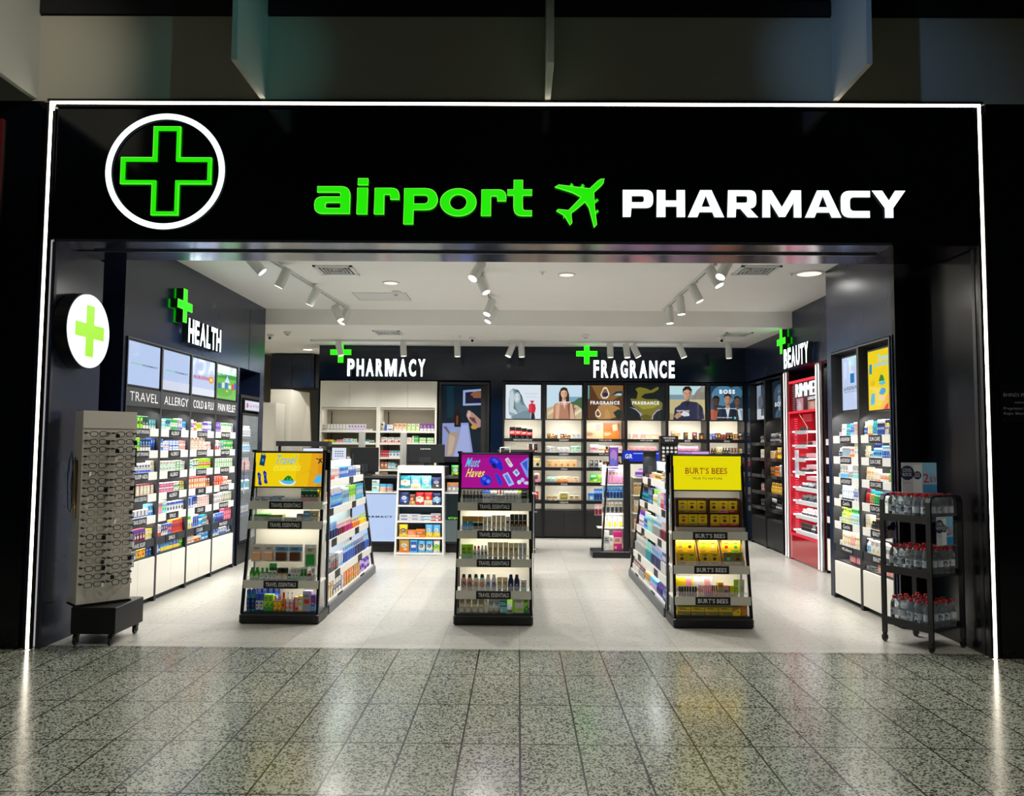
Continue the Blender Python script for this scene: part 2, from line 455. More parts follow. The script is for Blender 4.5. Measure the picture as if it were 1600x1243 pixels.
A3 = [
 ('letter', [[(52, 130), (212, 130, 45), (210, 262), (40, 262, 38), (40, 180, 38), (165, 180), (165, 158, 12), (52, 158)], [(92, 208, 12), (166, 208), (166, 236), (92, 236, 12)]]),
 ('letter', [[(246, 136), (296, 136), (294, 264), (244, 264)]]), ('letter', [[(248, 90), (297, 90), (296, 122), (247, 122)]]),
 ('letter', [rL(0, 0)]),
 ('letter', [[(472, 138), (633, 138, 62), (633, 242, 58), (517, 242), (516, 312), (470, 312)], [(517+1, 170), (588, 170, 22), (588, 213, 22), (518, 213)]]),
 ('letter', [[(732+87*math.cos(a), 205+67*math.sin(a)) for a in [2*PI*k/36 for k in range(36)]], [(732+41*math.cos(a), 205+38*math.sin(a)) for a in [2*PI*k/28 for k in range(28)]]]),
 ('letter', [rL(514, 6)]),
 ('letter', [[(998, 96), (1042, 96), (1042, 142), (1086, 142), (1086, 170), (1042, 170), (1042, 244, 14), (1086, 244), (1086, 270), (998, 270, 42), (998, 170), (968, 170), (968, 142), (998, 142)]]),
]
for nm, loops in A3: letter(sg, nm, loops, 480, 250, 3.077, GREEN, GREEN, .014, GREENE)
sg = empty('word_sign', (0, 0, 0), 0, 'large lit white capital letters PHARMACY on the black fascia', 'sign')
Ao = [(375, 718), (418, 718), (465, 822), (428, 822), (420, 803), (372, 803), (364, 822), (328, 822)]; Ah = [(396, 740), (412, 782), (380, 782)]
for loops in [
 [[(83, 718), (198, 718, 28), (198, 788, 28), (116, 788), (113, 822), (83, 822)], [(117, 742), (163, 742, 9), (163, 765, 9), (117, 765)]],
 [[(212, 718), (244, 718), (244, 758), (286, 758), (286, 718), (318, 718), (318, 822), (286, 822), (286, 782), (244, 782), (244, 822), (210, 822)]],
 [Ao, Ah],
 [[(480, 718), (586, 718, 26), (586, 786, 24), (562, 788), (593, 822), (553, 822), (526, 790), (510, 790), (508, 822), (476, 822)], [(511, 741), (552, 741, 8), (552, 766, 8), (511, 766)]],
 [[(610, 718), (644, 718), (682, 782), (720, 718), (755, 718), (755, 822), (726, 822), (726, 766), (694, 820), (670, 820), (638, 766), (638, 822), (608, 822)]],
 [[(x+440, y) for x, y in Ao], [(x+440, y) for x, y in Ah]],
 [[(1014, 719), (1014, 744), (938, 744, 16), (938, 796, 16), (1012, 796), (1012, 822), (903, 822, 36), (903, 719, 36)]],
 [[(1020, 718), (1060, 718), (1084, 756), (1108, 718), (1147, 718), (1100, 785), (1100, 822), (1068, 822), (1068, 785)]]]:
    letter(sg, 'letter', loops, 940, 0, 2.424, WLIT, BLACK)
sg = empty('aeroplane_sign', (0, 0, 0), 0, 'lit green aeroplane symbol between the two words on the fascia', 'sign')
letter(sg, 'aeroplane', [[(1195, 212), (1178, 285), (1140, 335), (1010, 455), (1030, 780), (1040, 850), (1062, 1030), (1015, 1080), (940, 790), (920, 720), (855, 625), (700, 760), (612, 825), (628, 1000), (592, 1038), (510, 900), (490, 868), (350, 785), (378, 760), (565, 778), (780, 550), (775, 535), (640, 462), (322, 360), (390, 322), (935, 388), (1080, 250), (1130, 218)]], 840, 260, 11.3, GREEN, GREEN, .014, GREENE)
for q in ([(575, 352), (612, 288), (650, 322), (625, 362)], [(762, 372), (808, 300), (848, 335), (795, 388)], [(1018, 606), (1062, 565), (1095, 595), (1024, 650)], [(1028, 806), (1068, 760), (1100, 792), (1034, 850)], [(478, 862), (500, 880), (484, 914), (472, 905)]):
    letter(sg, 'engine', [q], 840, 260, 11.3, GREEN, GREEN)
sg = empty('round_cross_sign', (0, 0, 0), 0, 'white lit ring around a green outlined cross at the left of the fascia', 'sign')
MB().prism([ell(-2.725, 3.615, .461, .453, 72), ell(-2.725, 3.615, .414, .407, 72)], -.012, .008, WLIT, BLACK).build('ring', sg)
mb = MB(); mb.prism([plus(-2.72, 3.62, .350, .105, .348, .105), plus(-2.72, 3.62, .320, .075, .318, .075)], -.012, .008, GREEN)
mb.tube([(p[0], -.013, p[1]) for p in plus(-2.72, 3.62, .348, .103, .346, .103)], .0025, GREENE, 4, True)
mb.build('cross_outline', sg)

# round light box on the left pilaster, facing the shop entrance (+x)
LIME = M('#a6f022', .3, 0, 1.0, name='lit_lime_acrylic')
t = empty('round_light_box', (-3.547, .30, 2.42), PI/2, 'round white lit box sign with a lime cross on the left entrance pilaster', 'sign')
MB().prism([ell(0, 0, .300, .300, 48)], -.105, 0, BLACK).build('housing', t)
MB().prism([ell(0, 0, .292, .292, 48)], -.118, -.105, WLIT).build('face', t)
MB().prism([plus(0, 0, .205, .056)], -.121, -.118, LIME).build('cross', t)

def dept_sign(loc, rz, word, u0, u1, z0, z1, cu, cz, lab, L=.175, w=.045):
    t = empty('department_sign', loc, rz, lab, 'sign')
    mb = MB(); mb.prism([plus(cu, cz, L, w)], -.085, -.01, GREEN2, M('#0a2a08', .4, name='green_sign_side'))
    mb.tube([(p[0], -.086, p[1]) for p in plus(cu, cz, L-.004, w-.004)], .004, GREENE, 4, True)
    mb.build('cross', t)
    wd = {'M': 1.5, 'I': .5, 'N': 1.08, 'A': 1.08, 'L': .82, 'E': .85, 'T': .9, 'Y': 1.0, 'F': .82}
    tot = sum(wd.get(ch, 1) for ch in word); u = u0; gp = (u1-u0)*.028
    for ch in word:
        w_ = (u1-u0)*wd.get(ch, 1)/tot
        a_, b_ = u+gp*.5, u+w_-gp*.5; H_ = z1-z0; W_ = b_-a_; side_m = M('#1c2622', .4, name='dark_sign_side')
        if ch == 'M':
            o_ = [(0, 0), (.22, 0), (.22, .62), (.42, 0), (.58, 0), (.78, .62), (.78, 0), (1, 0), (1, 1), (.70, 1), (.5, .42), (.30, 1), (0, 1)]
            MB().prism([[(a_+x*W_, z0+z*H_) for x, z in o_]], -.085, -.015, WLIT2, side_m).build('letter', t)
        else:
            MB().text(ch, a_, b_, z0, z1, -.085, WLIT2, .035, .07, side_m).build('letter', t)
        u += w_
dept_sign((-3.55, 2.11, 0), PI/2, 'HEALTH', .09, 1.00, 2.59, 2.845, 0.0, 2.955, 'green cross and white HEALTH lettering on the left wall')
dept_sign((0, 7.15, 0), 0, 'PHARMACY', -2.89, -1.55, 2.675, 2.965, -2.99, 3.075, 'green cross and white PHARMACY lettering on the back wall')
dept_sign((0, 7.15, 0), 0, 'FRAGRANCE', 1.23, 2.62, 2.675, 2.965, 1.135, 3.075, 'green cross and white FRAGRANCE lettering on the back wall')
dept_sign((3.80, 5.11, 0), -PI/2, 'BEAUTY', .09, 1.02, 2.63, 2.90, 0.0, 3.03, 'green cross and white BEAUTY lettering on the right wall')

# proprietor plate at the right
t = empty('wall_plaque', (3.80, 0, 1.73), 0, 'black plaque with pale grey lettering on the dark wall at right', 'plaque')
MB().box(-.20, .26, -.012, 0, 0, .29, M('#0c0d10', .2)).build('plate', t)
GI = M('#8a8c90', .5)
for a in (('BHINDI PHARMACY', -.18, .14, .195, .222), ('AIRPORT PHARMACY', -.10, .16, .145, .158), ('Proprietor:', -.18, -.03, .092, .118), ('Rajiv Bhindi', -.18, .0, .055, .08)):
    MB().text(*a, -.0125, GI, .005).build('inscription', t)
for u in (-.185, .245):
    for z in (.02, .27): MB().prism([ell(u, z, .005, .005, 10)], -.016, -.012, STEEL).build('screw', t)

# ================================================================ CEILING FIXTURES
WF = M('#dcdcd8', .4, name='white_fixture')
LENS = M('#fff6e8', .3, 0, 14, name='lit_spot_lens')
LENSD = M('#fff0d8', .3, 0, 2.5, name='spot_lens')
def spotlight(x, y, zc, az, tilt, lab, power, on=True, group='white track spotlights on the ceiling'):
    """adjustable head hanging from a track; az: where the beam points, tilt from straight down"""
    t = empty('track_spotlight', (x, y, zc), 0, lab, 'spotlight', group)
    MB().box(-.02, .02, -.05, .05, -.045, -.031, WF).build('adapter', t)
    MB().tube([(0, 0, -.044), (0, 0, -.11)], .007, WF, 8).build('stem', t)
    d = Vector((math.sin(tilt)*math.cos(az), math.sin(tilt)*math.sin(az), -math.cos(tilt)))
    q = (-d).to_track_quat('Z', 'Y').to_matrix().to_4x4()
    mb = MB(); mb.T = Matrix.Translation((0, 0, -.15)) @ q
    mb.lathe([(.046, -.11), (.050, -.105), (.050, .105), (.046, .11)], WF, 20)
    mb.build('lamp_head', t)
    mb = MB(); mb.T = Matrix.Translation((0, 0, -.15)) @ q
    mb.lathe([(.042, -.113), (.042, -.109)], LENS if on else LENSD, 20)
    mb.build('lens', t)
    p = Vector((x, y, zc-.15))+d*.13
    spot('spot_light', p, p+d, power, 2.1, .8)
def track(x0, y0, x1, y1, z, lab):
    L = math.hypot(x1-x0, y1-y0); a = math.atan2(y1-y0, x1-x0)
    t = empty('light_track', (x0, y0, z), a, lab, 'light track')
    MB().box(0, L, -.018, -.006, -.03, 0, WF).box(0, L, .006, .018, -.03, 0, WF).build('rail', t)
    MB().box(.01, L-.01, -.006, .006, -.028, -.022, DGREY).build('slot', t)
    MB().box(-.01, 0, -.02, .02, -.032, 0, WF).build('end_cap', t); MB().box(L, L+.01, -.02, .02, -.032, 0, WF).build('end_cap', t)
track(-2.58, 1.2, -2.36, 4.78, 3.42, 'white light track on the ceiling nearest the left wall')
track(-.42, 1.2, -.36, 4.8, 3.42, 'white light track along the middle of the ceiling')
track(1.99, 1.2, 1.99, 4.76, 3.42, 'white light track on the ceiling nearest the right wall')
track(-3.32, 6.42, 3.55, 6.42, 3.2, 'long white light track across the ceiling before the back wall')
SP = 100
side = 'the left ceiling track'
spotlight(-2.56, 1.55, 3.42, .2, .75, 'white spotlight at the near end of the left ceiling, its lens lit', 40, True)
spotlight(-2.47, 2.17, 3.42, PI, .45, 'white spotlight on the left track, turned towards the wall, nearest the vent', 55, False)
spotlight(-2.43, 3.21, 3.42, PI, .45, 'white spotlight midway along the left ceiling track', SP, False)
spotlight(-2.41, 4.34, 3.42, -.4, .5, 'white spotlight near the far end of the left track, tilted right', SP, False)
spotlight(-2.37, 4.60, 3.42, PI+.6, .4, 'last white spotlight on the left ceiling track', SP, False)
spotlight(-.42, 1.80, 3.42, PI+.8, .6, 'nearest white spotlight of the middle track, tilted left', SP, True)
spotlight(-.40, 2.45, 3.42, -.6, .5, 'second white spotlight of the middle track, tilted right', SP, False)
spotlight(-.37, 3.82, 3.42, PI+.7, .45, 'third white spotlight of the middle track, tilted left', SP, True)
spotlight(-.37, 4.39, 3.42, PI+.4, .5, 'farthest white spotlight of the middle track', SP, True)
spotlight(2.0, 1.66, 3.42, PI+.6, .6, 'nearest white spotlight of the right track, lens glowing', 60, True)
spotlight(1.99, 2.02, 3.42, -.5, .5, 'second white spotlight of the right track, tilted right', SP, True)
spotlight(1.99, 2.86, 3.42, -.3, .45, 'third white spotlight of the right track, tilted right', SP, False)
spotlight(1.99, 3.65, 3.42, .2, .08, 'fourth white spotlight of the right track, hanging straight down', SP, True)
spotlight(1.99, 4.35, 3.42, .2, .05, 'farthest white spotlight of the right track, hanging straight down', SP, True)
BG = 'white spotlights on the long track before the back wall'
for i, (x, az, tl, on, lab) in enumerate([
    (-2.86, -.2, .25, False, 'white spotlight hanging in front of the PHARMACY green cross'),
    (-1.84, 0, .06, False, 'white spotlight hanging above the word PHARMACY on the back wall'),
    (-.98, 0, .03, False, 'white spotlight above the dark advertising light box on the back wall'),
    (-.13, PI+.2, .4, True, 'bright lit spotlight left of the close pair in the middle of the back track'),
    (.04, 0, .05, False, 'white spotlight standing right beside the bright one on the back track'),
    (1.45, 0, .03, False, 'white spotlight above the first letters of FRAGRANCE'),
    (1.71, 0, .12, True, 'left of two neighbouring spotlights above the middle of FRAGRANCE'),
    (1.85, 0, .45, True, 'right of two neighbouring spotlights above the middle of FRAGRANCE, tilted right'),
    (2.58, 0, .4, True, 'tilted white spotlight at the right end of the word FRAGRANCE'),
    (3.33, 0, .03, False, 'last white spotlight of the back track, near the right wall')]):
    spotlight(x, 6.42, 3.2, az, tl, lab, 62, on, BG)

def vent(x, y, z, lab, w=.42):
    t = empty('ceiling_vent', (x, y, z), 0, lab, 'vent')
    h = w/2
    mb = MB()
    for a, b, c, d in ((-h, h, -h, -h+.03), (-h, h, h-.03, h), (-h, -h+.03, -h, h), (h-.03, h, -h, h)): mb.box(a, b, c, d, -.014, 0, WF)
    mb.build('frame', t)
    MB().box(-h+.03, h-.03, -h+.03, h-.03, -.003, 0, M('#55585a', .7)).build('backing', t)
    for k in range(5):
        r = .04+k*.035; mb = MB(); zz = -.004-.001*k
        for a, b, c, d in ((-r, r, -r, -r+.012), (-r, r, r-.012, r), (-r, -r+.012, -r, r), (r-.012, r, -r, r)): mb.box(a, b, c, d, -.016, -.006, WF)
        mb.build('slat', t)
vent(-1.98, 2.45, 3.42, 'square ceiling air vent right of the left light track')
vent(2.52, 2.35, 3.42, 'square ceiling air vent right of the right light track')
vent(-1.95, 5.6, 3.2, 'square ceiling air vent above the PHARMACY sign', .4)
vent(3.2, 5.55, 3.2, 'square ceiling air vent near the BEAUTY sign', .4)
def disc(nm, x, y, z, r, lab, cat, glow=0):
    t = empty(nm, (x, y, z), 0, lab, cat)
    mb = MB(); mb.lathe([(r, 0), (r, -.008), (r*.8, -.012), (r*.78, -.006)][::-1], WF, 28, cap=False); mb.build('ring', t)
    MB().lathe([(r*.8, -.008), (r*.8, -.002)], M('#fff4e0', .4, 0, glow) if glow else M('#c9c9c4', .5), 28).build('diffuser', t)
disc('ceiling_disc_light', -1.50, 3.1, 3.42, .10, 'round white ceiling downlight left of the middle track', 'downlight', 1.2)  # discs made to glow where the general shop light is put
disc('ceiling_disc_light', .52, 2.62, 3.42, .10, 'round white ceiling downlight right of the middle track', 'downlight', 1.2)
disc('ceiling_disc_light', 3.14, 2.5, 3.42, .16, 'large round white ceiling downlight by the right front cabinet', 'downlight', 1.2)
for dx, dy, pw in ((-1.5, 3.1, 250), (.52, 2.62, 250), (2.85, 2.8, 22)):  # wide spots added around the discs for general shop light
    spot('downlight_fill_light', (dx, dy, 3.38), (dx, dy, 0), pw, 2.9, .5, (1, .985, .955), .06)
disc('ceiling_disc_light', -3.72, 7.7, 3.2, .10, 'round lit ceiling downlight over the beige back room', 'downlight', 6)
spot('downlight_fill_light', (-3.72, 7.7, 3.17), (-3.72, 7.7, 0), 70, 2.4, .8)
spot('downlight_fill_light', (-4.2, 6.2, 3.17), (-4.2, 6.2, 0), 50, 2.4, .8)
def smoke(x, y, z, lab, green=False):
    t = empty('smoke_detector', (x, y, z), 0, lab, 'smoke detector')
    MB().lathe([(.035, -.045), (.04, -.035), (.055, -.02), (.06, 0)], WF, 20).build('housing', t)
    MB().lathe([(.02, -.055), (.022, -.045)], M('#9a9a98', .5), 16).build('sensor', t)
smoke(-1.52, 3.62, 3.42, 'small round smoke detector below the left ceiling speaker')
smoke(1.0, 5.7, 3.2, 'small round smoke detector above the FRAGRANCE green cross')
smoke(-3.45, 5.6, 3.2, 'small round smoke detector beside the end of the left wall')
def camera_dome(x, y, z, lab):
    t = empty('security_camera', (x, y, z), 0, lab, 'security camera')
    MB().lathe([(.045, -.03), (.055, -.015), (.055, 0)], WF, 18).build('mount', t)
    MB().lathe([(.0, -.085), (.022, -.08), (.036, -.062), (.04, -.045), (.036, -.03)], M('#e8e8e6', .3), 18).build('body', t)
    MB().lathe([(.0, -.0), (.016, .002), (.02, .008)], M('#0a0a0c', .1), 14).T
    mb = MB(); mb.T = Matrix.Translation((0, -.036, -.058)) @ Matrix.Rotation(PI/2, 4, 'X'); mb.lathe([(.022, -.004), (.018, .008), (.0, .01)], M('#0a0a0c', .1), 14); mb.build('lens', t)
camera_dome(-.72, 6.05, 3.2, 'small white security camera left of the bright spotlight')
camera_dome(2.72*1.13, 5.9, 3.2, 'small white security camera right of the word FRAGRANCE')
camera_dome(-3.80, 5.9, 3.2, 'white security camera on the ceiling over the back room entrance')
t = empty('access_panel', (-1.75, 3.95, 3.42), 0, 'flush rectangular access hatch in the ceiling between the left and middle tracks', 'access hatch')
mb = MB()
for a, b, c, d in ((-.34, .34, -.25, -.24), (-.34, .34, .24, .25), (-.34, -.33, -.25, .25), (.33, .34, -.25, .25)): mb.box(a, b, c, d, -.004, 0, M('#a8a8a4', .6))
mb.build('frame', t); MB().box(-.33, .33, -.24, .24, -.002, 0, WF).build('panel', t)
for x, y, z, lab in ((.25, 2.5, 3.42, 'small ceiling sprinkler right of the middle track'), (2.95, 2.5, 3.42, 'small ceiling sprinkler near the right front cabinet'), (-.9, 5.9, 3.2, 'small ceiling sprinkler before the back wall')):
    t = empty('sprinkler', (x, y, z), 0, lab, 'sprinkler')
    MB().lathe([(.012, -.03), (.012, -.008), (.035, -.004), (.035, 0)], WF, 14).build('body', t)
# ================================================================ PICTURES ON SCREENS
def E(c, s=1.0): return M(c, .05, 0, s)
def shade(h, f):
    h = h.lstrip('#'); return '#'+''.join('%02x' % min(255, int(int(h[i:i+2], 16)*f)) for i in (0, 2, 4))
def clip(pts, x0, x1, z0, z1):
    for ax, lim, sg_ in ((0, x0, 1), (0, x1, -1), (1, z0, 1), (1, z1, -1)):
        out = []
        for i, b in enumerate(pts):
            a = pts[i-1]; ia = (a[ax]-lim)*sg_ >= 0; ib = (b[ax]-lim)*sg_ >= 0
            if ia != ib:
                t = (lim-a[ax])/(b[ax]-a[ax]); q = [a[0]+(b[0]-a[0])*t, a[1]+(b[1]-a[1])*t]; out.append(tuple(q))
            if ib: out.append(tuple(b))
        pts = out
    return pts
class Pic:
    def __init__(s, mb, x0, x1, z0, z1, y, bg, es=1.0):
        s.mb, s.x0, s.x1, s.z0, s.z1, s.y, s.es = mb, x0, x1, z0, z1, y, es
        mb.rect(x0, x1, z0, z1, y, E(bg, es))
    def q(s, p): return (s.x0+p[0]*(s.x1-s.x0), s.z0+p[1]*(s.z1-s.z0))
    def p(s, c, pts, r=0):
        s.y -= .0004; pts = [s.q(a) for a in pts]
        if r: pts = rpoly([(a[0], a[1], r) for a in pts], 4)
        pts = clip(pts, s.x0, s.x1, s.z0, s.z1)
        if len(pts) > 2: s.mb.flat(pts, s.y, E(c, s.es))
        return s
    def e(s, c, cx, cz, rx, rz, n=18): return s.p(c, [(cx+rx*math.cos(2*PI*i/n), cz+rz*math.sin(2*PI*i/n)) for i in range(n)])
    def r(s, c, x0, x1, z0, z1): return s.p(c, [(x0, z0), (x1, z0), (x1, z1), (x0, z1)])
    def t(s, c, w, x0, x1, z0, z1, b=.01, sl=0):
        s.y -= .0005; a = s.q((x0, z0)); d = s.q((x1, z1)); s.mb.text(w, a[0], d[0], a[1], d[1], s.y, E(c, s.es), b, slant=sl); return s
    def ser(s, c, w, x0, x1, z0, z1):
        s.y -= .0005; a = s.q((x0, z0)); d = s.q((x1, z1)); s.mb.serif(w, a[0], d[0], a[1], d[1], s.y, E(c, s.es)); return s
    def person(s, cx, hz, k, skin, hair, top, top2=None, long=False):
        """head and shoulders; hz: chin height, k: head height"""
        hw = k*.36*(s.z1-s.z0)/(s.x1-s.x0)
        if long: s.p(hair, [(cx-hw*1.5, hz-k*.75), (cx-hw*1.55, hz+k*.5), (cx-hw*.9, hz+k*1.08), (cx, hz+k*1.2), (cx+hw*.9, hz+k*1.08), (cx+hw*1.55, hz+k*.4), (cx+hw*1.6, hz-k*.8)])
        s.p(top, [(cx-hw*3.4, 0), (cx-hw*3.0, hz-k*.75), (cx-hw*1.4, hz-k*.38), (cx, hz-k*.5), (cx+hw*1.4, hz-k*.38), (cx+hw*3.0, hz-k*.75), (cx+hw*3.4, 0)])
        if top2: s.p(top2, [(cx-hw*.7, hz-k*.4), (cx+hw*.7, hz-k*.4), (cx, hz-k*1.7)])
        s.p(skin, [(cx-hw*.5, hz+k*.2), (cx+hw*.5, hz+k*.2), (cx+hw*.6, hz-k*.42), (cx, hz-k*.62), (cx-hw*.6, hz-k*.42)])
        s.e(skin, cx, hz+k*.5, hw, k*.52)
        s.p(shade(skin, .78), [(cx+hw*.35, hz+k*.95), (cx+hw*.9, hz+k*.8), (cx+hw*.98, hz+k*.45), (cx+hw*.6, hz+k*.1), (cx+hw*.15, hz), (cx+hw*.5, hz+k*.45)]).p(shade(skin, .62), [(cx-hw*.5, hz+k*.1), (cx, hz-k*.04), (cx+hw*.52, hz+k*.1), (cx+hw*.5, hz-k*.12), (cx, hz-k*.2)])
        s.p(shade(top, .72), [(cx+hw*.9, hz-k*.5), (cx+hw*3.0, hz-k*.75), (cx+hw*3.4, 0), (cx+hw*1.6, 0)]).p(shade(top, 1.25), [(cx-hw*2.6, hz-k*.8), (cx-hw*1.6, hz-k*.5), (cx-hw*2.0, 0), (cx-hw*2.6, 0)])
        s.p(hair, [(cx-hw*1.08, hz+k*.45), (cx-hw*1.1, hz+k*.9), (cx-hw*.5, hz+k*1.13), (cx+hw*.5, hz+k*1.15), (cx+hw*1.1, hz+k*.9), (cx+hw*1.08, hz+k*.45), (cx+hw*.85, hz+k*.75), (cx, hz+k*.88), (cx-hw*.85, hz+k*.75)])
        for q in (-.4, .4):
            s.p('#2a1c16', [(cx+hw*(q-.2), hz+k*.52), (cx+hw*(q+.2), hz+k*.52), (cx+hw*(q+.15), hz+k*.57), (cx+hw*(q-.15), hz+k*.57)])
        s.p('#8a4a3a', [(cx-hw*.28, hz+k*.2), (cx+hw*.28, hz+k*.2), (cx+hw*.15, hz+k*.16), (cx-hw*.15, hz+k*.16)])
        s.p('#b07a60' if skin > '#a' else '#5a3a2a', [(cx-hw*.08, hz+k*.5), (cx+hw*.08, hz+k*.5), (cx+hw*.16, hz+k*.33), (cx-hw*.14, hz+k*.33)])
        return s
def pic_logo(g):
    def f(mb, x0, x1, z0, z1, y):
        p = Pic(mb, x0, x1, z0, z1, y, '#bcd0f4', .95)
        p.t('#59c96a', 'airport', .08, .40, .47, .52, .03).t('#222a3a', 'PHARMACY', .46, .93, .47, .51, .03)
        p.p('#59c96a', [(.40, .47), (.44, .47), (.45, .53), (.42, .50)])
        if g: p.r('#d6def0', 0, 1, .0, .24)
    return f
def pic_painrel(mb, x0, x1, z0, z1, y):
    p = Pic(mb, x0, x1, z0, z1, y, '#6fc94e', .9)
    p.r('#d8f0ea', 0, 1, .75, 1).r('#3aa83c', 0, 1, .62, .75).e('#57b83a', .3, .28, .5, .22)
    for i, (a, c) in enumerate(((.06, '#2864c8'), (.24, '#e8eef4'), (.40, '#2a78d8'), (.58, '#f0f0f0'), (.74, '#e04848'), (.88, '#3a6ac0'))):
        p.r(c, a, a+.13, .30+.03*(i % 2), .44+.05*(i % 3))
    p.e('#4468b8', .5, .62, .10, .10).p('#e4ecf4', [(.36, .5), (.5, .72), (.64, .5)]).r('#f4c430', .44, .56, .22, .28)
def pic_cold(mb, x0, x1, z0, z1, y):
    p = Pic(mb, x0, x1, z0, z1, y, '#c4d2f4', .95)
    p.t('#d0205a', 'NUROFEN', .06, .72, .44, .54, .04).e('#f0a018', .84, .48, .12, .10).e('#fbe08a', .84, .48, .07, .055).r('#e2e8f8', 0, 1, 0, .2)
def pic_travel(mb, x0, x1, z0, z1, y, tall=False):
    p = Pic(mb, x0, x1, z0, z1, y, '#f2d40c', .95)
    if not tall:
        p.p('#eec012', [(.58, 0), (1, 0), (1, 1), (.66, 1)]).p('#e8a81a', [(.78, 0), (1, 0), (1, 1), (.84, 1)]).p('#dd9420', [(.92, 0), (1, 0), (1, 1), (.95, 1)])
        p.p('#123a6e', [(.055, .64), (.13, .60), (.155, .92), (.08, .95)], .004).p('#1a5080', [(.075, .94), (.14, .925), (.145, .98), (.08, .985)]).p('#f2d40c', [(.088, .945), (.13, .935), (.133, .965), (.092, .97)]).e('#2e8ab0', .107, .78, .02, .05)
        for dx, dz in ((0, 0), (.085, .05)):
            p.p('#1c2c9c', [(.03+dx, .38+dz), (.05+dx, .43+dz), (.085+dx, .36+dz), (.085+dx, .2+dz), (.105+dx, .05+dz), (.08+dx, 0.02+dz), (.05+dx, .06+dz), (.05+dx, .2+dz)], .006)
            p.p('#5a80e0', [(.045+dx, .27+dz), (.06+dx, .34+dz), (.082+dx, .25+dz), (.063+dx, .30+dz)])
            p.p('#3a58d0', [(.055+dx, .14+dz), (.09+dx, .17+dz), (.09+dx, .19+dz), (.055+dx, .16+dz)])
        p.t('#4ab4ea', 'Travel', .28, .58, .66, .93, .0, .35).t('#fff04a', 'essentials', .26, .66, .47, .70, .0, .35)
        p.p('#f0f4e8', [(.35, .17), (.40, .06), (.50, .03), (.58, .06), (.62, .16), (.5, .2)], .01).p('#52bce8', [(.37, .18), (.42, .1), (.5, .065), (.56, .09), (.6, .17), (.5, .2)], .01)
        p.p('#1c7a2c', [(.42, .18), (.45, .27), (.49, .33), (.53, .31), (.58, .18)], .006).p('#3cae3a', [(.47, .2), (.485, .29), (.5, .2)]).p('#4fbe48', [(.515, .2), (.53, .27), (.55, .2)])
        p.p('#25282c', [(.90, .84), (.955, .79), (.985, .72), (1, .70), (1, .74), (.975, .80), (1, .83), (1, .86), (.955, .825), (.91, .86)]).p('#25282c', [(.93, .70), (.96, .79), (.975, .77), (.95, .69)])
        for k in range(22):
            a = k/21; x = .69+.23*a; z = .34+.12*a+.10*math.sin(a*5)
            p.r('#b07a18', x, x+.006, z, z+.012)
        p.p('#56b8ea', [(.87, .12), (.99, .10), (1, .34), (.93, .36)], .01)
    else:
        p.p('#f6b82a', [(.5, 0), (1, 0), (1, .3)]).t('#9ad8e8', 'Travel', .45, .95, .80, .92, .04, .3).t('#7cc8e8', 'essentials', .30, .98, .72, .80, .04, .3)
        p.p('#2a90a8', [(.06, .62), (.2, .61), (.2, .78), (.07, .78)]).p('#58c0e0', [(.5, .44), (.66, .40), (.85, .42), (.8, .48)], .01).p('#2a8a38', [(.52, .47), (.62, .58), (.74, .56), (.8, .47)])
        p.p('#3a98d0', [(.52, .27), (.7, .23), (.85, .28), (.84, .34), (.66, .36)], .01).p('#f0c8a0', [(.5, .16), (.8, .14), (.72, .24), (.5, .22)], .01).p('#58b8e0', [(.1, .08), (.32, .1), (.34, .28), (.16, .28)], .01).p('#e03a30', [(.72, 0), (.95, 0), (.98, .1), (.85, .07)])
        p.e('#e8c010', .25, .45, .12, .05)
def pic_must(mb, x0, x1, z0, z1, y):
    p = Pic(mb, x0, x1, z0, z1, y, '#a8128e', .95)
    p.r('#98107e', 0, 1, .9, 1).t('#5ac4f2', 'Must', .05, .25, .62, .90, .02, .35).t('#f6e05a', 'Haves', .06, .32, .32, .58, .02, .35)
    for c, pts in (('#1c2cc8', [(.40, .80), (.44, .92), (.52, .92), (.59, .80), (.62, .62), (.60, .50), (.55, .58), (.49, .58)]), ('#4a5ae8', [(.44, .86), (.5, .89), (.56, .78), (.52, .72)]), ('#121a70', [(.44, .70), (.50, .74), (.52, .60), (.47, .60)]),
                   ('#d8d4e8', [(.645, .86), (.69, .92), (.77, .68), (.745, .62), (.71, .64)]), ('#b8a890', [(.665, .84), (.69, .87), (.73, .74), (.705, .72)]),
                   ('#b8dcf4', [(.76, .48), (.82, .58), (.87, .44), (.82, .34)]), ('#5a88b8', [(.79, .49), (.82, .53), (.845, .45), (.82, .41)]),
                   ('#7a9cf0', [(.87, .74), (.99, .92), (1, .92), (1, .30), (.97, .34)]), ('#3c5ac8', [(.90, .74), (.98, .84), (.98, .5)]),
                   ('#a8bcf4', [(.61, .40), (.69, .48), (.79, .12), (.71, .05)]), ('#5c7ce0', [(.64, .38), (.68, .42), (.75, .16), (.71, .12)]),
                   ('#2a3cd8', [(.49, .40), (.53, .44), (.575, .32), (.61, .16), (.59, .06), (.55, .12), (.53, .26)])):
        p.p(c, pts, .004)
    p.e('#2234cc', .365, .22, .085, .17); p.e('#4c66ee', .34, .28, .03, .05); p.e('#5c7cf4', .40, .2, .03, .06); p.e('#1420a0', .36, .13, .03, .04)
    p.e('#c8dcf0', .86, .18, .03, .065); p.e('#a8c4ec', .91, .25, .03, .065); p.e('#c8d0ec', .97, .16, .04, .05)
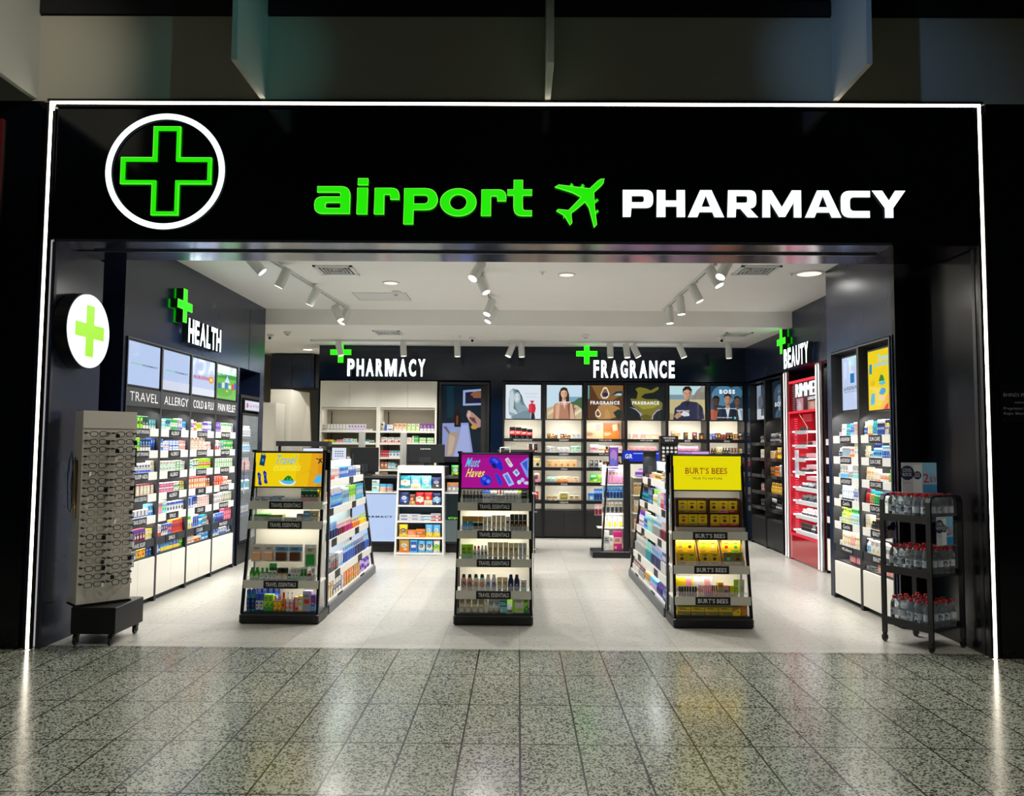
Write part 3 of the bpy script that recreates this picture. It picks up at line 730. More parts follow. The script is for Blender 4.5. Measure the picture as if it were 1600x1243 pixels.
def pic_burt(mb, x0, x1, z0, z1, y):
    p = Pic(mb, x0, x1, z0, z1, y, '#e8dc08', .95)
    p.r('#b89a10', .18, .80, .665, .672).ser('#8a2a18', "BURT'S BEES", .175, .80, .475, .645).r('#b89a10', .18, .80, .42, .427).t('#4a4420', 'TRUE TO NATURE', .28, .72, .31, .37, .01)
def pic_lrp(mb, x0, x1, z0, z1, y):
    p = Pic(mb, x0, x1, z0, z1, y, '#c2d2f2', .95)
    p.r('#e4ecfa', .36, .44, .70, .92).p('#dfe8f8', [(.36, .50), (.56, .50), (.56, .72), (.36, .72)]).r('#1c78c0', .40, .60, .50, .68)
    p.t('#2c3440', 'LA ROCHE-POSAY', .08, .94, .37, .44, .03).t('#59606c', 'LABORATOIRE DERMATOLOGIQUE', .10, .90, .325, .352, .01)
def pic_f1(mb, x0, x1, z0, z1, y):
    p = Pic(mb, x0, x1, z0, z1, y, '#dfe9f2', .95)
    p.p('#8ea6b0', [(.10, .12), (.08, .5), (.12, .82), (.2, .9), (.32, .86), (.44, .72), (.5, .5), (.62, .32), (.7, .25), (.72, .0), (.3, .0)], .02)
    p.p('#6a838f', [(.22, .86), (.34, .86), (.45, .70), (.52, .48), (.57, .38), (.45, .42), (.36, .6)], .01).p('#4f6672', [(.28, .86), (.36, .85), (.47, .66), (.5, .5), (.42, .62), (.34, .76)])
    p.e('#b4c6cc', .33, .62, .09, .16).p('#d4e0e4', [(.26, .70), (.34, .74), (.38, .64), (.34, .46), (.28, .5)], .01)
    for a, b in ((.29, .64), (.37, .63)): p.p('#2c3a44', [(a-.03, b), (a+.02, b+.01), (a, b+.025)])
    p.p('#3a4a55', [(.30, .51), (.37, .515), (.34, .49)]).p('#c4d4da', [(.11, .2), (.10, .7), (.18, .88), (.24, .7), (.26, .35), (.34, .12)], .02).p('#6c808c', [(.22, .3), (.25, .6), (.28, .35), (.36, .2)])
    p.p('#7a919c', [(.14, .05), (.5, .22), (.74, .27), (.7, .0), (.2, .0)], .01).p('#1c2a38', [(.72, 0), (.74, .2), (.82, .16), (.84, .0)])
    p.p('#d42438', [(.66, .18), (.66, .42), (.74, .46), (.84, .43), (.86, .30), (.83, .17)], .006).r('#e04050', .69, .74, .2, .42).r('#a01424', .73, .78, .46, .50).r('#c01c30', .70, .81, .50, .535)
    p.t('#7a8a96', 'Narciso Rodriguez', .55, .92, .73, .76, .0).r('#aab6be', .62, .84, .69, .695).r('#9aa8b2', .58, .9, .635, .642)
def pic_f2(mb, x0, x1, z0, z1, y):
    p = Pic(mb, x0, x1, z0, z1, y, '#c8e0ee', .95)
    p.r('#7fa8c4', .6, 1, .52, .66).p('#4a6a4a', [(.62, .5), (.78, .52), (.9, .62), (1, .64), (1, .0), (.62, .0)]).p('#c9b48a', [(0, 0), (0, .32), (.12, .36), (.3, .42), (.6, .40), (.85, .42), (1, .3), (1, 0)], .02)
    p.p('#e2d2ac', [(.05, .22), (.25, .34), (.2, .2), (.02, .1)], .01).p('#e8dcc0', [(.65, .1), (.98, .32), (.98, .22), (.7, .02)], .01).p('#8a7a50', [(.62, .26), (.8, .34), (.84, .3), (.7, .2)])
    p.person(.49, .62, .27, '#e2b898', '#3c281e', '#b8836a', None, True)
    p.p('#dcb094', [(.27, .0), (.3, .45), (.38, .5), (.36, .2), (.34, .0)]).p('#dcb094', [(.66, .0), (.66, .45), (.72, .44), (.78, .12), (.8, 0)]).p('#e6c0a4', [(.45, .5), (.55, .5), (.51, .28)])
    p.t('#f6f6f4', 'BURBERRY', .31, .69, .47, .515, .04).t('#f6f6f4', 'goddess', .40, .60, .42, .455, .01)
def pic_f3(mb, x0, x1, z0, z1, y):
    p = Pic(mb, x0, x1, z0, z1, y, '#5a3a22', .9)
    p.r('#58a8a8', 0, .04, .6, 1).p('#8a6438', [(.1, 1), (.3, .6), (.7, .55), (1, .75), (1, 1)]).p('#b88a50', [(.2, .1), (.3, .4), (.55, .5), (.9, .35), (.9, .1), (.6, 0), (.3, 0)], .02)
    p.p('#f0e6d0', [(.35, .72), (.45, .95), (.54, .95), (.62, .75), (.56, .62), (.42, .60)], .02).p('#8a5a38', [(.38, .73), (.46, .9), (.53, .9), (.58, .75), (.54, .66), (.43, .64)], .02).e('#2a2a4a', .5, .73, .08, .06)
    p.p('#20343a', [(.66, .7), (.8, .82), (.98, .84), (.98, .7), (.85, .76)], .01).p('#a8d0dc', [(.74, .71), (.84, .77), (.96, .77), (.96, .7)], .01)
    p.p('#f4ead8', [(.2, .2), (.28, .32), (.38, .16), (.34, .06), (.24, .07)], .02).p('#7a4a28', [(.23, .2), (.28, .27), (.35, .16), (.32, .1), (.25, .1)], .02).p('#203028', [(.72, .2), (.86, .3), (.98, .24), (.98, .05), (.84, 0)]).p('#c89860', [(.5, .3), (.56, .3), (.66, .05), (.46, .02)], .01)
    p.t('#f4f6fa', 'FRAGRANCE', .07, .90, .435, .54, .05)
def pic_f4(mb, x0, x1, z0, z1, y):
    p = Pic(mb, x0, x1, z0, z1, y, '#101a1a', .9)
    p.p('#7a7426', [(.04, .62), (.22, .6), (.26, .8), (.18, .9), (.3, .96), (.5, .92), (.62, .86), (.84, .98), (.86, .9), (.7, .8), (.45, .76), (.34, .66), (.5, .6), (.8, .6), (.96, .5), (.96, .36), (.8, .26), (.7, .14), (.68, .0), (.4, .0), (.36, .14), (.3, .26), (.1, .4)], .02)
    p.p('#9c9638', [(.1, .52), (.3, .56), (.6, .5), (.9, .46), (.7, .34), (.4, .3)], .02).p('#b0a8cc', [(.02, .37), (.2, .28), (.3, .18), (.36, .0), (.40, .0), (.36, .18), (.2, .32)]).p('#b0a8cc', [(.98, .33), (.8, .24), (.7, .12), (.68, .0), (.65, .0), (.68, .15), (.8, .28)])
    p.p('#5c5820', [(.3, .1), (.5, .16), (.66, .08), (.6, .02), (.35, .02)], .01).t('#f4f6fa', 'FRAGRANCE', .10, .86, .44, .54, .05)
def pic_f5(mb, x0, x1, z0, z1, y):
    p = Pic(mb, x0, x1, z0, z1, y, '#b8dce0', .95)
    p.r('#7a98a8', 0, 1, .60, .74).p('#8a8478', [(.62, .62), (.78, .88), (.92, 1), (1, .98), (1, .4), (.62, .5)]).r('#c2b684', 0, 1, .0, .6).p('#a89a68', [(0, 0), (0, .2), (.4, .12), (1, .16), (1, 0)])
    p.person(.50, .60, .34, '#cc9c7e', '#241c18', '#262a48', '#8a94a8')
    p.p('#262a48', [(.18, .26), (.34, .52), (.46, .56), (.78, .52), (.94, .36), (.98, .02), (.2, .02)], .02).p('#b88a6c', [(.12, .1), (.2, .2), (.3, .24), (.34, .12), (.2, .02)], .01).p('#d8d8dc', [(.3, .16), (.38, .25), (.54, .22), (.56, .12), (.4, .1)], .01).p('#1a1c2e', [(.44, .55), (.5, .34), (.56, .56), (.5, .52)])
    p.r('#141c34', .80, .92, .12, .34).r('#0c1222', .83, .89, .34, .44).t('#f2f2f6', 'MONTBLANC', .20, .56, .24, .285, .03)
def pic_f6(mb, x0, x1, z0, z1, y):
    p = Pic(mb, x0, x1, z0, z1, y, '#1c3a52', .95)
    p.e('#4c7c9c', .4, .72, .36, .3, 30).e('#3c6c88', .8, .8, .2, .2)
    p.person(.17, .42, .26, '#4a3228', '#15100e', '#a8543c', None).person(.83, .44, .24, '#6a4836', '#18110f', '#b8c8d4', None).person(.53, .48, .27, '#b08668', '#2c2018', '#1a2434', '#c8d4de')
    p.t('#e8f4fa', 'BOSS', .27, .76, .77, .90, .06).t('#e0ecf4', 'NEW FRAGRANCE', .20, .80, .325, .355, .02).t('#e0ecf4', 'BOTTLED BEYOND', .20, .66, .06, .09, .02).r('#0c1c28', .70, .80, .02, .18).r('#6cc0c8', .72, .78, .03, .10)
def pic_big(mb, x0, x1, z0, z1, y):
    p = Pic(mb, x0, x1, z0, z1, y, '#041826', .9)
    p.p('#062a38', [(.12, .55), (.3, .55), (.28, 1), (.1, 1)]).p('#98a8cc', [(.53, .72), (1, .73), (1, .96), (.53, .94)]).p('#10143a', [(.59, .75), (1, .76), (1, .93), (.59, .91)]).p('#8a5a3a', [(.62, .83), (.8, .92), (1, .92), (1, .83)]).p('#201a2a', [(.6, .84), (.7, .88), (.78, .86), (.84, .80), (.62, .80)])
    p.p('#8e9ad0', [(0, .0), (0, .47), (.68, .48), (.82, .0)]).p('#a2aee0', [(.3, .0), (.45, .3), (.5, .45), (.66, .45), (.76, .0)]).r('#0c0806', .31, .48, .42, .62).r('#7a3c18', .36, .41, .45, .58).r('#100a08', .34, .45, .62, .66)
    p.p('#a8968a', [(.14, .32), (.2, .36), (.3, .34), (.4, .38), (.43, .30), (.4, .2), (.30, .02), (.08, .0)], .015).p('#c0ac98', [(.18, .3), (.28, .3), (.34, .26), (.26, .04), (.14, .0)], .01).p('#6a6070', [(.02, .42), (.1, .43), (.2, .34), (.17, .32)]).p('#8aa8c8', [(.2, .38), (.36, .38), (.38, .34), (.22, .35)])
    p.p('#b08a80', [(.62, .58), (.66, .66), (.8, .62), (1, .52), (1, .42), (.86, .40), (.7, .5)], .01).p('#d0b0a0', [(.64, .6), (.72, .66), (.74, .6), (.68, .52)], .01).p('#c89838', [(.74, .42), (.8, .46), (.92, .42), (.88, .39), (.78, .39)], .005).p('#603a28', [(.68, .56), (.84, .55), (.9, .46), (.78, .5)])

# ================================================================ GENERIC FURNITURE
def world_of(loc, rz, u, v, w):
    c, s = math.cos(rz), math.sin(rz)
    return (loc[0]+u*c-v*s, loc[1]+u*s+v*c, loc[2]+w)
FRAMES = {}
def shelf_light(loc, rz, u, v, w, size, power, col=(1, .96, .88), tilt=.5):
    area('shelf_led_light', world_of(loc, rz, u, v, w), size, power, col, (tilt, 0, rz), .03)
def shelf(parent, u0, u1, v0, v1, z, lip, liph, tag_text=None, tagw=.45, board=None, lipv=None, tagm=None, ink=None, tagpos=None, t=.018, bold=.0):
    lv = v0 if lipv is None else lipv
    s = MB().box(u0, u1, lv+.006, v1, z-t, z, board or WHITE).build('shelf', parent)
    MB().box(u0, u1, lv-.004, lv+.006, z-liph+.012, z+.012, lip).build('front_lip', s)
    if tag_text is not None:
        for tp in (tagpos or [.5]):
            c = u0+(u1-u0)*tp; w = (u1-u0)*tagw/2 if tagw < 1.0 else tagw
            if tagw >= 1: w = .13
            mb = MB().box(c-w, c+w, lv-.008, lv-.004, z-liph+.014, z+.010, tagm or TAGB)
            if tag_text:
                hh = liph*.25; m = z-liph/2+.012
                tw = min(w*.88, hh*.62*len(tag_text)+.01)
                if tag_text[0] == 'B' and "'" in tag_text: mb.serif(tag_text, c-tw, c+tw, m-hh, m+hh, -.0086+lv, ink or INK)
                else: mb.text(tag_text, c-tw, c+tw, m-hh, m+hh, -.0086+lv, ink or INK, bold)
            mb.build('shelf_label', s)
    return s
def screen(parent, u0, u1, z0, z1, v, fn, bezel=.012, name='display_screen', depth=.03):
    s = MB().box(u0, u1, v, v+depth, z0, z1, BLACK, .003).build(name, parent)
    mb = MB(); fn(mb, u0+bezel, u1-bezel, z0+bezel, z1-bezel, v-.001); mb.build('picture', s)
    return s
def doors(parent, u0, u1, z0, z1, v, n, mat, gap=.003):
    w = (u1-u0)/n
    for i in range(n):
        MB().box(u0+i*w+gap/2, u0+(i+1)*w-gap/2, v, v+.018, z0, z1, mat, .001).build('cabinet_door', parent)
def bay(name, loc, rz, W, H, D, label, levels, light=.9, frame=DGREY, base=(.05, .43, CREAM, 2), lipm=LIPW, liph=.075, hdr=None, scr=None, back=BACKP, post=.016, bottom=None, cat='shelving', tagw=.42, tagm=None, side=None, board=None, lightz=None, group=None):
    t = empty(name, loc, rz, label, cat, group)
    mb = MB().box(0, post, 0, D, 0, H, frame)
    mb.build('side_panel', t); MB().box(W-post, W, 0, D, 0, H, frame).build('side_panel', t)
    MB().box(post, W-post, D-.012, D, base[1], H, back).build('back_panel', t)
    MB().box(post, W-post, .0, D-.012, H-.016, H, frame).build('top_panel', t)
    bz = base[1]
    MB().box(post, W-post, .02, D-.012, bz, bz+.016, frame).build('counter_board', t)
    MB().box(post, W-post, .05, D-.02, 0, base[0], BLACKM).build('plinth', t)
    doors(t, post, W-post, base[0], bz, .004, base[3], base[2])
    if hdr:
        m = MB().box(post, W-post, .002, .02, hdr[0], hdr[1], hdr[3] if len(hdr) > 3 else DGREY)
        h = hdr[1]-hdr[0]; ww = min((W-2*post)*.42, h*.30*len(hdr[2]))
        m.text(hdr[2], W/2-ww, W/2+ww, hdr[0]+h*.26, hdr[0]+h*.76, .0012, INK, -.008)
        m.build('header_panel', t)
    if scr:
        u0, u1, z0, z1, fn = scr[:5]; vv = scr[5] if len(scr) > 5 else .012
        screen(t, u0, u1, z0, z1, vv, fn, .018)
        if vv > .1: pass
    zs = sorted([l[0] for l in levels]+[bz+.016])
    topz = (hdr[0] if hdr else (scr[2] if scr else H-.02))
    for l in levels:
        z, txt = l[0], l[1]
        lm = l[2] if len(l) > 2 and l[2] else lipm
        shelf(t, post, W-post, .015, D-.012, z, lm, liph, txt, tagw, lipv=.012, tagm=tagm, board=board)
    if light:
        ceil = sorted(zs)[1:]+[topz]
        for a, b in zip(sorted(zs), ceil):
            k = 1.5 if b == topz else 1
            shelf_light(loc, rz, W/2, .05, b-.03, W*.8, light*k*(b-a)/.2)
    FRAMES[label] = (loc, rz)
    return t

# ================================================================ LEFT WALL BAYS
LZ = [1.66, 1.45, 1.24, 1.03, .82, .60]
LW = .69
DK = DGREY
for i, (hd, fn, tx) in enumerate([
    ('TRAVEL', pic_logo(0), ['QUIT SMOKING', 'QUIT SMOKING', 'SLEEP AIDS', 'TRAVEL ESSENTIALS', 'TRAVEL ESSENTIALS', 'TRAVEL RELIEF']),
    ('ALLERGY', pic_logo(1), ['ALLERGY', 'ALLERGY', 'ALLERGY', 'ALLERGY', 'SINUS', 'SINUS']),
    ('COLD & FLU', pic_cold, ['COLD & FLU', 'COLD & FLU', 'COLD & FLU', 'SINUS', 'COUGHS', 'COUGHS']),
    ('PAIN RELIEF', pic_painrel, ['PAIN RELIEF']*6)]):
    nm = hd.lower().replace('&', 'and')
    bay('shelf_bay', (-3.535, 1.115+i*LW, 0), PI/2, LW, 2.5, .39, 'dark shelf bay headed %s on the left wall, white cupboard doors below' % hd,
        [(z, tx[k], DK if k == 5 else None) for k, z in enumerate(LZ)], hdr=(1.875, 2.045, hd), scr=(.02, LW-.02, 2.05, 2.485, fn), light=2.2)
# drinks cooler at the far end of the left wall
t = empty('drinks_cooler', (-3.53, 3.98, 0), PI/2, 'black glass-fronted drinks cooler with a small screen, at the far end of the left wall', 'cooler')
MB().box(0, .03, 0, .38, 0, 2.16, BLACK).box(.67, .70, 0, .38, 0, 2.16, BLACK).box(.03, .67, 0, .38, 2.12, 2.16, BLACK).box(.03, .67, .34, .38, .06, 2.12, NAVYG).box(.03, .67, .02, .38, 0, .25, BLACK).build('cabinet', t)
screen(t, .08, .64, 1.955, 2.10, -.02, lambda mb, a, b, c, d, y: Pic(mb, a, b, c, d, y, '#d2dcf2', .95).e('#c84060', .16, .5, .07, .3).t('#d04868', 'Lip & Eye', .28, .94, .28, .72, .01, .2))
for z in (1.62, 1.42, 1.18, .92, .60): shelf(t, .03, .67, .05, .34, z, STEEL, .03, None)
f = MB().box(.03, .055, -.012, 0, .27, 1.93, BLACK).box(.645, .67, -.012, 0, .27, 1.93, BLACK).box(.055, .645, -.012, 0, .27, .30, BLACK).box(.055, .645, -.012, 0, 1.90, 1.93, BLACK).build('door', t)
MB().box(.055, .645, -.008, -.004, .30, 1.90, GLASS).build('glass', f)
MB().tube([(.10, -.03, .9), (.10, -.03, 1.3)], .008, STEEL, 8).build('handle', f)
shelf_light((-3.53, 3.98, 0), PI/2, .35, .06, 1.93, .5, 2.0, (.85, .95, 1)); shelf_light((-3.53, 3.98, 0), PI/2, .35, .06, 1.14, .5, 1.0, (.85, .95, 1))

# ================================================================ PHARMACY WALL UNITS
PZ = [1.765, 1.565, 1.325, 1.125, .98]
for i in range(2):
    loc = (-3.335+i*.982, 7.14, 0); W = .98
    t = empty('dispensary_shelving', loc, 0, ('left' if i == 0 else 'right')+' cream shelving unit with upper cupboards under the PHARMACY sign', 'shelving')
    FRAMES['ph%d' % i] = (loc, 0)
    MB().box(0, .03, 0, .40, 0, 2.6, CREAM).build('side_panel', t); MB().box(W-.03, W, 0, .40, 0, 2.6, CREAM).build('side_panel', t)
    MB().box(.03, W-.03, .385, .40, 0, 2.6, noisy(M('#8f897c', .6, name='taupe_back'), 9, .03)).build('back_panel', t)
    MB().box(.03, W-.03, 0, .385, 2.57, 2.6, CREAM).build('top_panel', t)
    doors(t, .03, W-.03, 2.155, 2.57, .0, 2, CREAM)
    MB().box(.03, W-.03, .02, .385, 2.13, 2.15, CREAM).build('shelf', t)
    for k, z in enumerate(PZ+[.72, .4]): MB().box(.03, W-.03, .01, .385, z-.032, z, CREAM).build('shelf', t)
    mb = MB().box(.10, .115, .375, .385, .4, 2.1, BLACKM); mb.build('slotted_upright', t)
    shelf_light(loc, 0, .49, .03, 2.11, .8, 1.2, (1, .95, .86))

# advertising light box
t = empty('light_box', (-1.335, 7.15, 0), 0, 'tall dark advertising light box with a perfume bottle and two hands, on the back wall', 'light box')
MB().box(0, .03, -.01, .1, 1.25, 2.59, BLACK).box(.81, .845, -.01, .1, 1.25, 2.59, BLACK).box(.03, .81, -.01, .1, 2.55, 2.59, BLACK).box(.03, .81, -.01, .1, 1.25, 1.30, BLACK).box(.03, .81, .06, .1, 1.3, 2.55, BLACKM).build('frame', t)
mb = MB(); pic_big(mb, .055, .70, 1.34, 2.53, .05); mb.build('picture', t)

# ================================================================ FRAGRANCE WALL
FZ = [1.645, 1.41, 1.165, .915, .615]
FT = [('NARCISO RODRIGUEZ', '', '', '', ''), ('BURBERRY', 'BURBERRY', 'Chloé', 'Chloé', 'rabanne'), ('MARC JACOBS', 'MARC JACOBS', 'FRAGRANCE', '', ''),
      ('MARC JACOBS', '', '', '', ''), ('BOSS', '', '', '', ''), ('BOSS', '', '', '', '')]
FX = [-.265, .425, 1.115, 1.80, 2.485, 3.17]
FWD = .685
for i, fn in enumerate([pic_f1, pic_f2, pic_f3, pic_f4, pic_f5, pic_f6]):
    bay('fragrance_bay', (FX[i], 7.145, 0), 0, FWD if i < 5 else .63, 2.6, .42,
        'black back-wall fragrance bay under the '+['grey portrait poster with a red bottle', 'poster of a long-haired woman by rocks', 'brown poster with pale drop shapes', 'dark poster with an olive shape', 'poster of a man in a navy coat', 'poster of three men headed BOSS'][i],
        [(z, FT[i][k]) for k, z in enumerate(FZ)], light=1.7, frame=BLACK, base=(.03, .44, DGREY if i == 9 else M('#1b1b1c', .45, name='charcoal_door'), 2),
        lipm=BLACK, liph=.055, scr=(.03, (FWD if i < 5 else .63)-.03, 1.965, 2.57, fn), post=.025, tagw=.6, tagm=BLACK, board=BLACK)

# ================================================================ RIGHT WALL
def pic_st(mb, x0, x1, z0, z1, y):
    p = Pic(mb, x0, x1, z0, z1, y, '#8a98ac', .8); p.r('#d0d4dc', .0, 1, 0, .3).r('#2c3440', .35, .6, .1, 1).e('#5c6470', .3, .5, .2, .2)
def pic_jg(mb, x0, x1, z0, z1, y):
    p = Pic(mb, x0, x1, z0, z1, y, '#14202c', .8); p.e('#3a5064', .5, .6, .4, .3); p.person(.5, .35, .3, '#8a98a4', '#1a2430', '#3c5468'); p.t('#dfe8f0', 'BOSS', .2, .8, .3, .42, .04)
RBZ = [1.60, 1.36, 1.10, .84, .60]
for i in range(2):
    bay('fragrance_bay', (3.80, 6.92-.775*i, 0), -PI/2, .765, 2.58, .40, 'black perfume shelf bay on the right wall, '+['in the far corner of the shop', 'next to the red make-up stand'][i],
        [(z, '') for z in RBZ],
        light=.35 if i == 0 else .9, frame=BLACK, base=(.03, .44, M('#1b1b1c', .45, name='charcoal_door'), 2), lipm=BLACK, liph=.05, scr=(.05, .715, 1.965, 2.55, pic_st if i == 0 else pic_jg, .10), post=.03, tagw=.3, tagm=M('#35363a', .4), board=BLACK, back=BACKP if i else BLACK)
# red make-up stand
RED = M('#b01020', .25, name='red_gloss_panel'); REDD = M('#7a0c18', .35, name='dark_red_panel'); PINKLIT = M('#ff5070', .3, 0, 1.2, name='pink_lit_edge'); REDLIT = M('#f01838', .3, 0, 1.0, name='red_lit_edge')
RL = (3.78, 5.04, 0); RW = 1.03
t = empty('makeup_stand', RL, -PI/2, 'glossy red lit make-up stand headed RIMMEL on the right wall', 'display stand')
MB().box(0, .03, 0, .38, 0, 2.45, RED).build('side_panel', t); MB().box(RW-.03, RW, 0, .38, 0, 2.45, RED).build('side_panel', t)
MB().box(.03, RW-.03, .34, .38, .3, 2.42, REDD).build('back_panel', t)
MB().box(.03, RW-.03, .0, .38, 2.42, 2.45, REDLIT).build('top_panel', t)
MB().box(.03, RW-.03, .0, .03, .02, .36, M('#a01420', .06, name='red_mirror_panel', coat=.5)).build('front_panel', t)
mb = MB().box(.03, RW-.03, .03, .05, 2.03, 2.42, M('#5a0812', .2)); mb.text('RIMMEL', .22, 1.0, 2.22, 2.40, .022, WLIT, .0, .01).text('LONDON', .66, .95, 2.16, 2.20, .026, WLIT, .01); mb.build('header_panel', t)
mb = MB(); p = Pic(mb, .25, .50, 2.03, 2.20, .025, '#c88a9c', .8); p.e('#e6b8b0', .5, .3, .3, .4).p('#d8c8d8', [(.1, .2), (.4, .9), (.7, .2)]); mb.build('picture', t)
mb = MB(); p = Pic(mb, .66, .95, 2.03, 2.14, .025, '#b88080', .8); p.e('#d8a890', .5, .4, .3, .5); mb.build('picture', t)
mb = MB()
for k in range(11): mb.box(.07, .20, .022, .03, 2.06+k*.031, 2.066+k*.031, M('#e0707c', .4))
for z0, n in ((1.80, 5), (1.00, 5), (.70, 8), (.44, 8)):
    for k in range(n): mb.box(.06, .18, .055, .06, z0+k*.03, z0+k*.03+.008, PINKLIT)
mb.build('side_graphic', t)
MB().box(.05, .19, .06, .065, 1.12, 1.50, M('#b8c8d4', .15)).build('mirror', t)
mb = MB(); mb.T = Matrix.Translation((.12, .055, 1.52)) @ Matrix.Rotation(-PI/2, 4, 'Y'); mb.text('ROCKS', 0, .26, -.05, .05, 0, PINKLIT, .02); mb.build('graphic_lettering', t)
MB().box(.03, .05, -.01, 0, .36, 2.03, REDLIT).build('lit_edge', t); MB().box(.03, RW-.03, -.012, 0, 2.0, 2.03, REDLIT).build('lit_edge', t); MB().box(.03, RW-.03, -.012, 0, .34, .37, REDLIT).build('lit_edge', t)
SLIT = M('#f4fbff', .3, 0, 1.5, name='lit_white_shelf')
RZ = [1.76, 1.57, 1.39, 1.21, 1.00, .82, .63, .42]
for k, z in enumerate(RZ):
    L = RW-.05 if k > 3 else .60-.03*k
    s = MB().box(.05, L, .03, .33, z-.02, z, SLIT).build('lit_shelf', t)
    MB().box(.20, L, .01, .03, z-.045, z+.004, M('#c8ccd0', .3)).build('front_lip', s)
    if k < 4:
        s = MB().box(.62 if k else .84, RW-.05, .03, .33, z-.16+.03*k, z-.14+.03*k, SLIT).build('lit_shelf', t)
        MB().box(.62 if k else .84, RW-.05, .01, .03, z-.19+.03*k, z-.14+.03*k, M('#d8a8b0', .3)).build('front_lip', s)
mb = MB().tube([(.42, .0, 1.98), (.70, .0, 1.80), (.68, .0, 1.52)], .006, M('#e8b0a0', .3, .6), 6); mb.build('hanging_frame', t)
MB().box(.55, .85, .0, .02, 1.88, 1.97, M('#c01c34', .3)).build('sign_plate', t)
for z in (1.95, 1.55, 1.15, .75): shelf_light(RL, -PI/2, .5, .05, z, .8, 1.6, (1, .95, .97))
def led_column(y, lab):
    t = empty('light_column', (3.79, y, 0), -PI/2, lab, 'light strip')
    MB().box(-.055, .055, -.03, .005, .0, 2.60, M('#b8bcc0', .25, .6)).build('housing', t)
    LS = M('#fff4ec', .3, 0, 3.0, name='column_led')
    MB().box(-.055, -.043, -.034, -.03, .02, 2.58, LS).build('lit_strip', t); MB().box(.043, .055, -.034, -.03, .02, 2.58, LS).build('lit_strip', t)
led_column(5.11, 'slim white lit column on the far side of the red make-up stand'); led_column(3.93, 'slim white lit column on the near side of the red make-up stand')
# white shelf bay between the red stand and the front cabinet
bay('shelf_bay', (3.80, 3.83, 0), -PI/2, .90, 2.60, .38, 'narrowly visible dark shelf bay between the red stand and the right front cabinet',
    [(z, '') for z in (1.63, 1.40, 1.17, .93, .68)], light=.5, base=(.04, .42, CREAM, 2), frame=BLACK, tagw=.3, back=BLACKM)
# front cabinet on the right
CZ = [1.645, 1.435, 1.225, 1.005, .775, .545]
for i in range(2):
    bay('shelf_bay', (3.27, 2.305-.65*i, 0), -PI/2, .645, 2.52, .40, ['dark shelf bay with the LA ROCHE-POSAY screen in the right front cabinet', 'dark shelf bay with the yellow screen and SUN CARE labels in the right front cabinet'][i],
        [(z, [['LA ROCHE-POSAY', 'LA ROCHE-POSAY', 'LA ROCHE-POSAY', 'CeraVe', 'CeraVe', 'MCoBeauty'], ['SUN CARE', 'SUN CARE', 'SUN CARE', 'SUN CARE', 'BEAUTY', 'BEAUTY']][i][k], DK if k == 5 else None) for k, z in enumerate(CZ)],
        light=2.4, base=(.05, .38, CREAM, 1), scr=([.115, .625, 1.90, 2.47, pic_lrp, .07], [.10, .545, 1.87, 2.46, lambda *a: pic_travel(*a, tall=True), .05])[i], frame=DGREY, post=.02)

# ================================================================ GONDOLAS
def endcap(x, y, label, levels, pic, txt, scrz=(1.145, 1.465), scrw=.31, key='', tagw=.46, rightlean=0, bold=.004):
    loc = (x, y, 0); t = empty('end_display', loc, 0, label, 'display stand')
    FRAMES[key] = (loc, 0)
    W = .335; D = .34
    MB().box(-W-.006, W+.006, -.015, D, 0, .085, BLACK, .012).build('base', t)
    for s in (-1, 1):
        mb = MB()
        vs = []
        for (zz, yy, xx) in ((.085, 0, W), (1.48, .20, W-.02)):
            for dx, dy in ((-.022, 0), (0, 0), (0, .03), (-.022, .03)): vs.append((s*(xx+dx), yy+dy, zz))
        f = [(0, 1, 5, 4), (1, 2, 6, 5), (2, 3, 7, 6), (3, 0, 4, 7), (4, 5, 6, 7), (3, 2, 1, 0)]
        if s < 0: f = [q[::-1] for q in f]
        mb.add(vs, f, BLACK); mb.build('front_post', t)
        MB().box(s*W-.022 if s > 0 else -W, W if s > 0 else -W+.022, D-.03, D, .085, 1.48, BLACK).build('rear_post', t)
        MB().add([(s*(W-.012), .03, .085), (s*(W-.012), D-.03, .085), (s*(W-.03), D-.03, 1.3), (s*(W-.03), .20, 1.3)], [(0, 1, 2, 3)], CLEAR).build('side_glass', t)
        MB().box(min(s*(W-.02), s*W), max(s*(W-.02), s*W), .20, D, 1.46, 1.48, BLACK).build('top_rail', t)
    MB().box(-W+.025, W-.025, D-.06, D-.045, .085, 1.30, BACKP).build('back_panel', t)
    MB().box(-W+.022, W-.022, D-.03, D-.02, 1.1, 1.47, BLACK).build('top_panel', t)
    MB().box(-W+.025, W-.025, .01, D-.06, .085, .095, DGREY).build('base_shelf', t)
    for z in levels:
        fv = .143*z-.012
        shelf(t, -W+.012, W-.012, fv, D-.06, z+.035, LIPG, .07, txt, tagw, lipv=fv, board=WHITE, bold=bold)
        mb = MB().box(-W+.03, W-.03, fv-.001, fv+.001, z+.045, z+.085, CLEAR); mb.build('clear_guard', t)
        shelf_light(loc, 0, 0, fv+.05, z-.045, .56, .75, (1, .95, .85), .7)
    shelf_light(loc, 0, 0, .16, scrz[0]-.01, .56, .25, (1, .95, .85), .7)
    screen(t, -scrw, scrw, scrz[0], scrz[1], .185, pic, .012)
    return t
ecL = endcap(-2.035, .885, 'black framed end display with a yellow travel essentials screen, left of the shop', [.985, .815, .315], pic_travel, 'TRAVEL ESSENTIALS', key='ecL')
ecC = endcap(-.205, .905, 'black framed end display with a purple must haves screen, in the middle', [.985, .745, .505, .24], pic_must, 'TRAVEL ESSENTIALS', key='ecC')
ecR = endcap(1.665, .865, 'black framed end display with a yellow BURT\'S BEES screen, right of the middle', [.755, .47, .215], pic_burt, "BURT'S BEES", key='ecR', bold=.02)
GZ = [1.165, .895, .605, .31, .095]
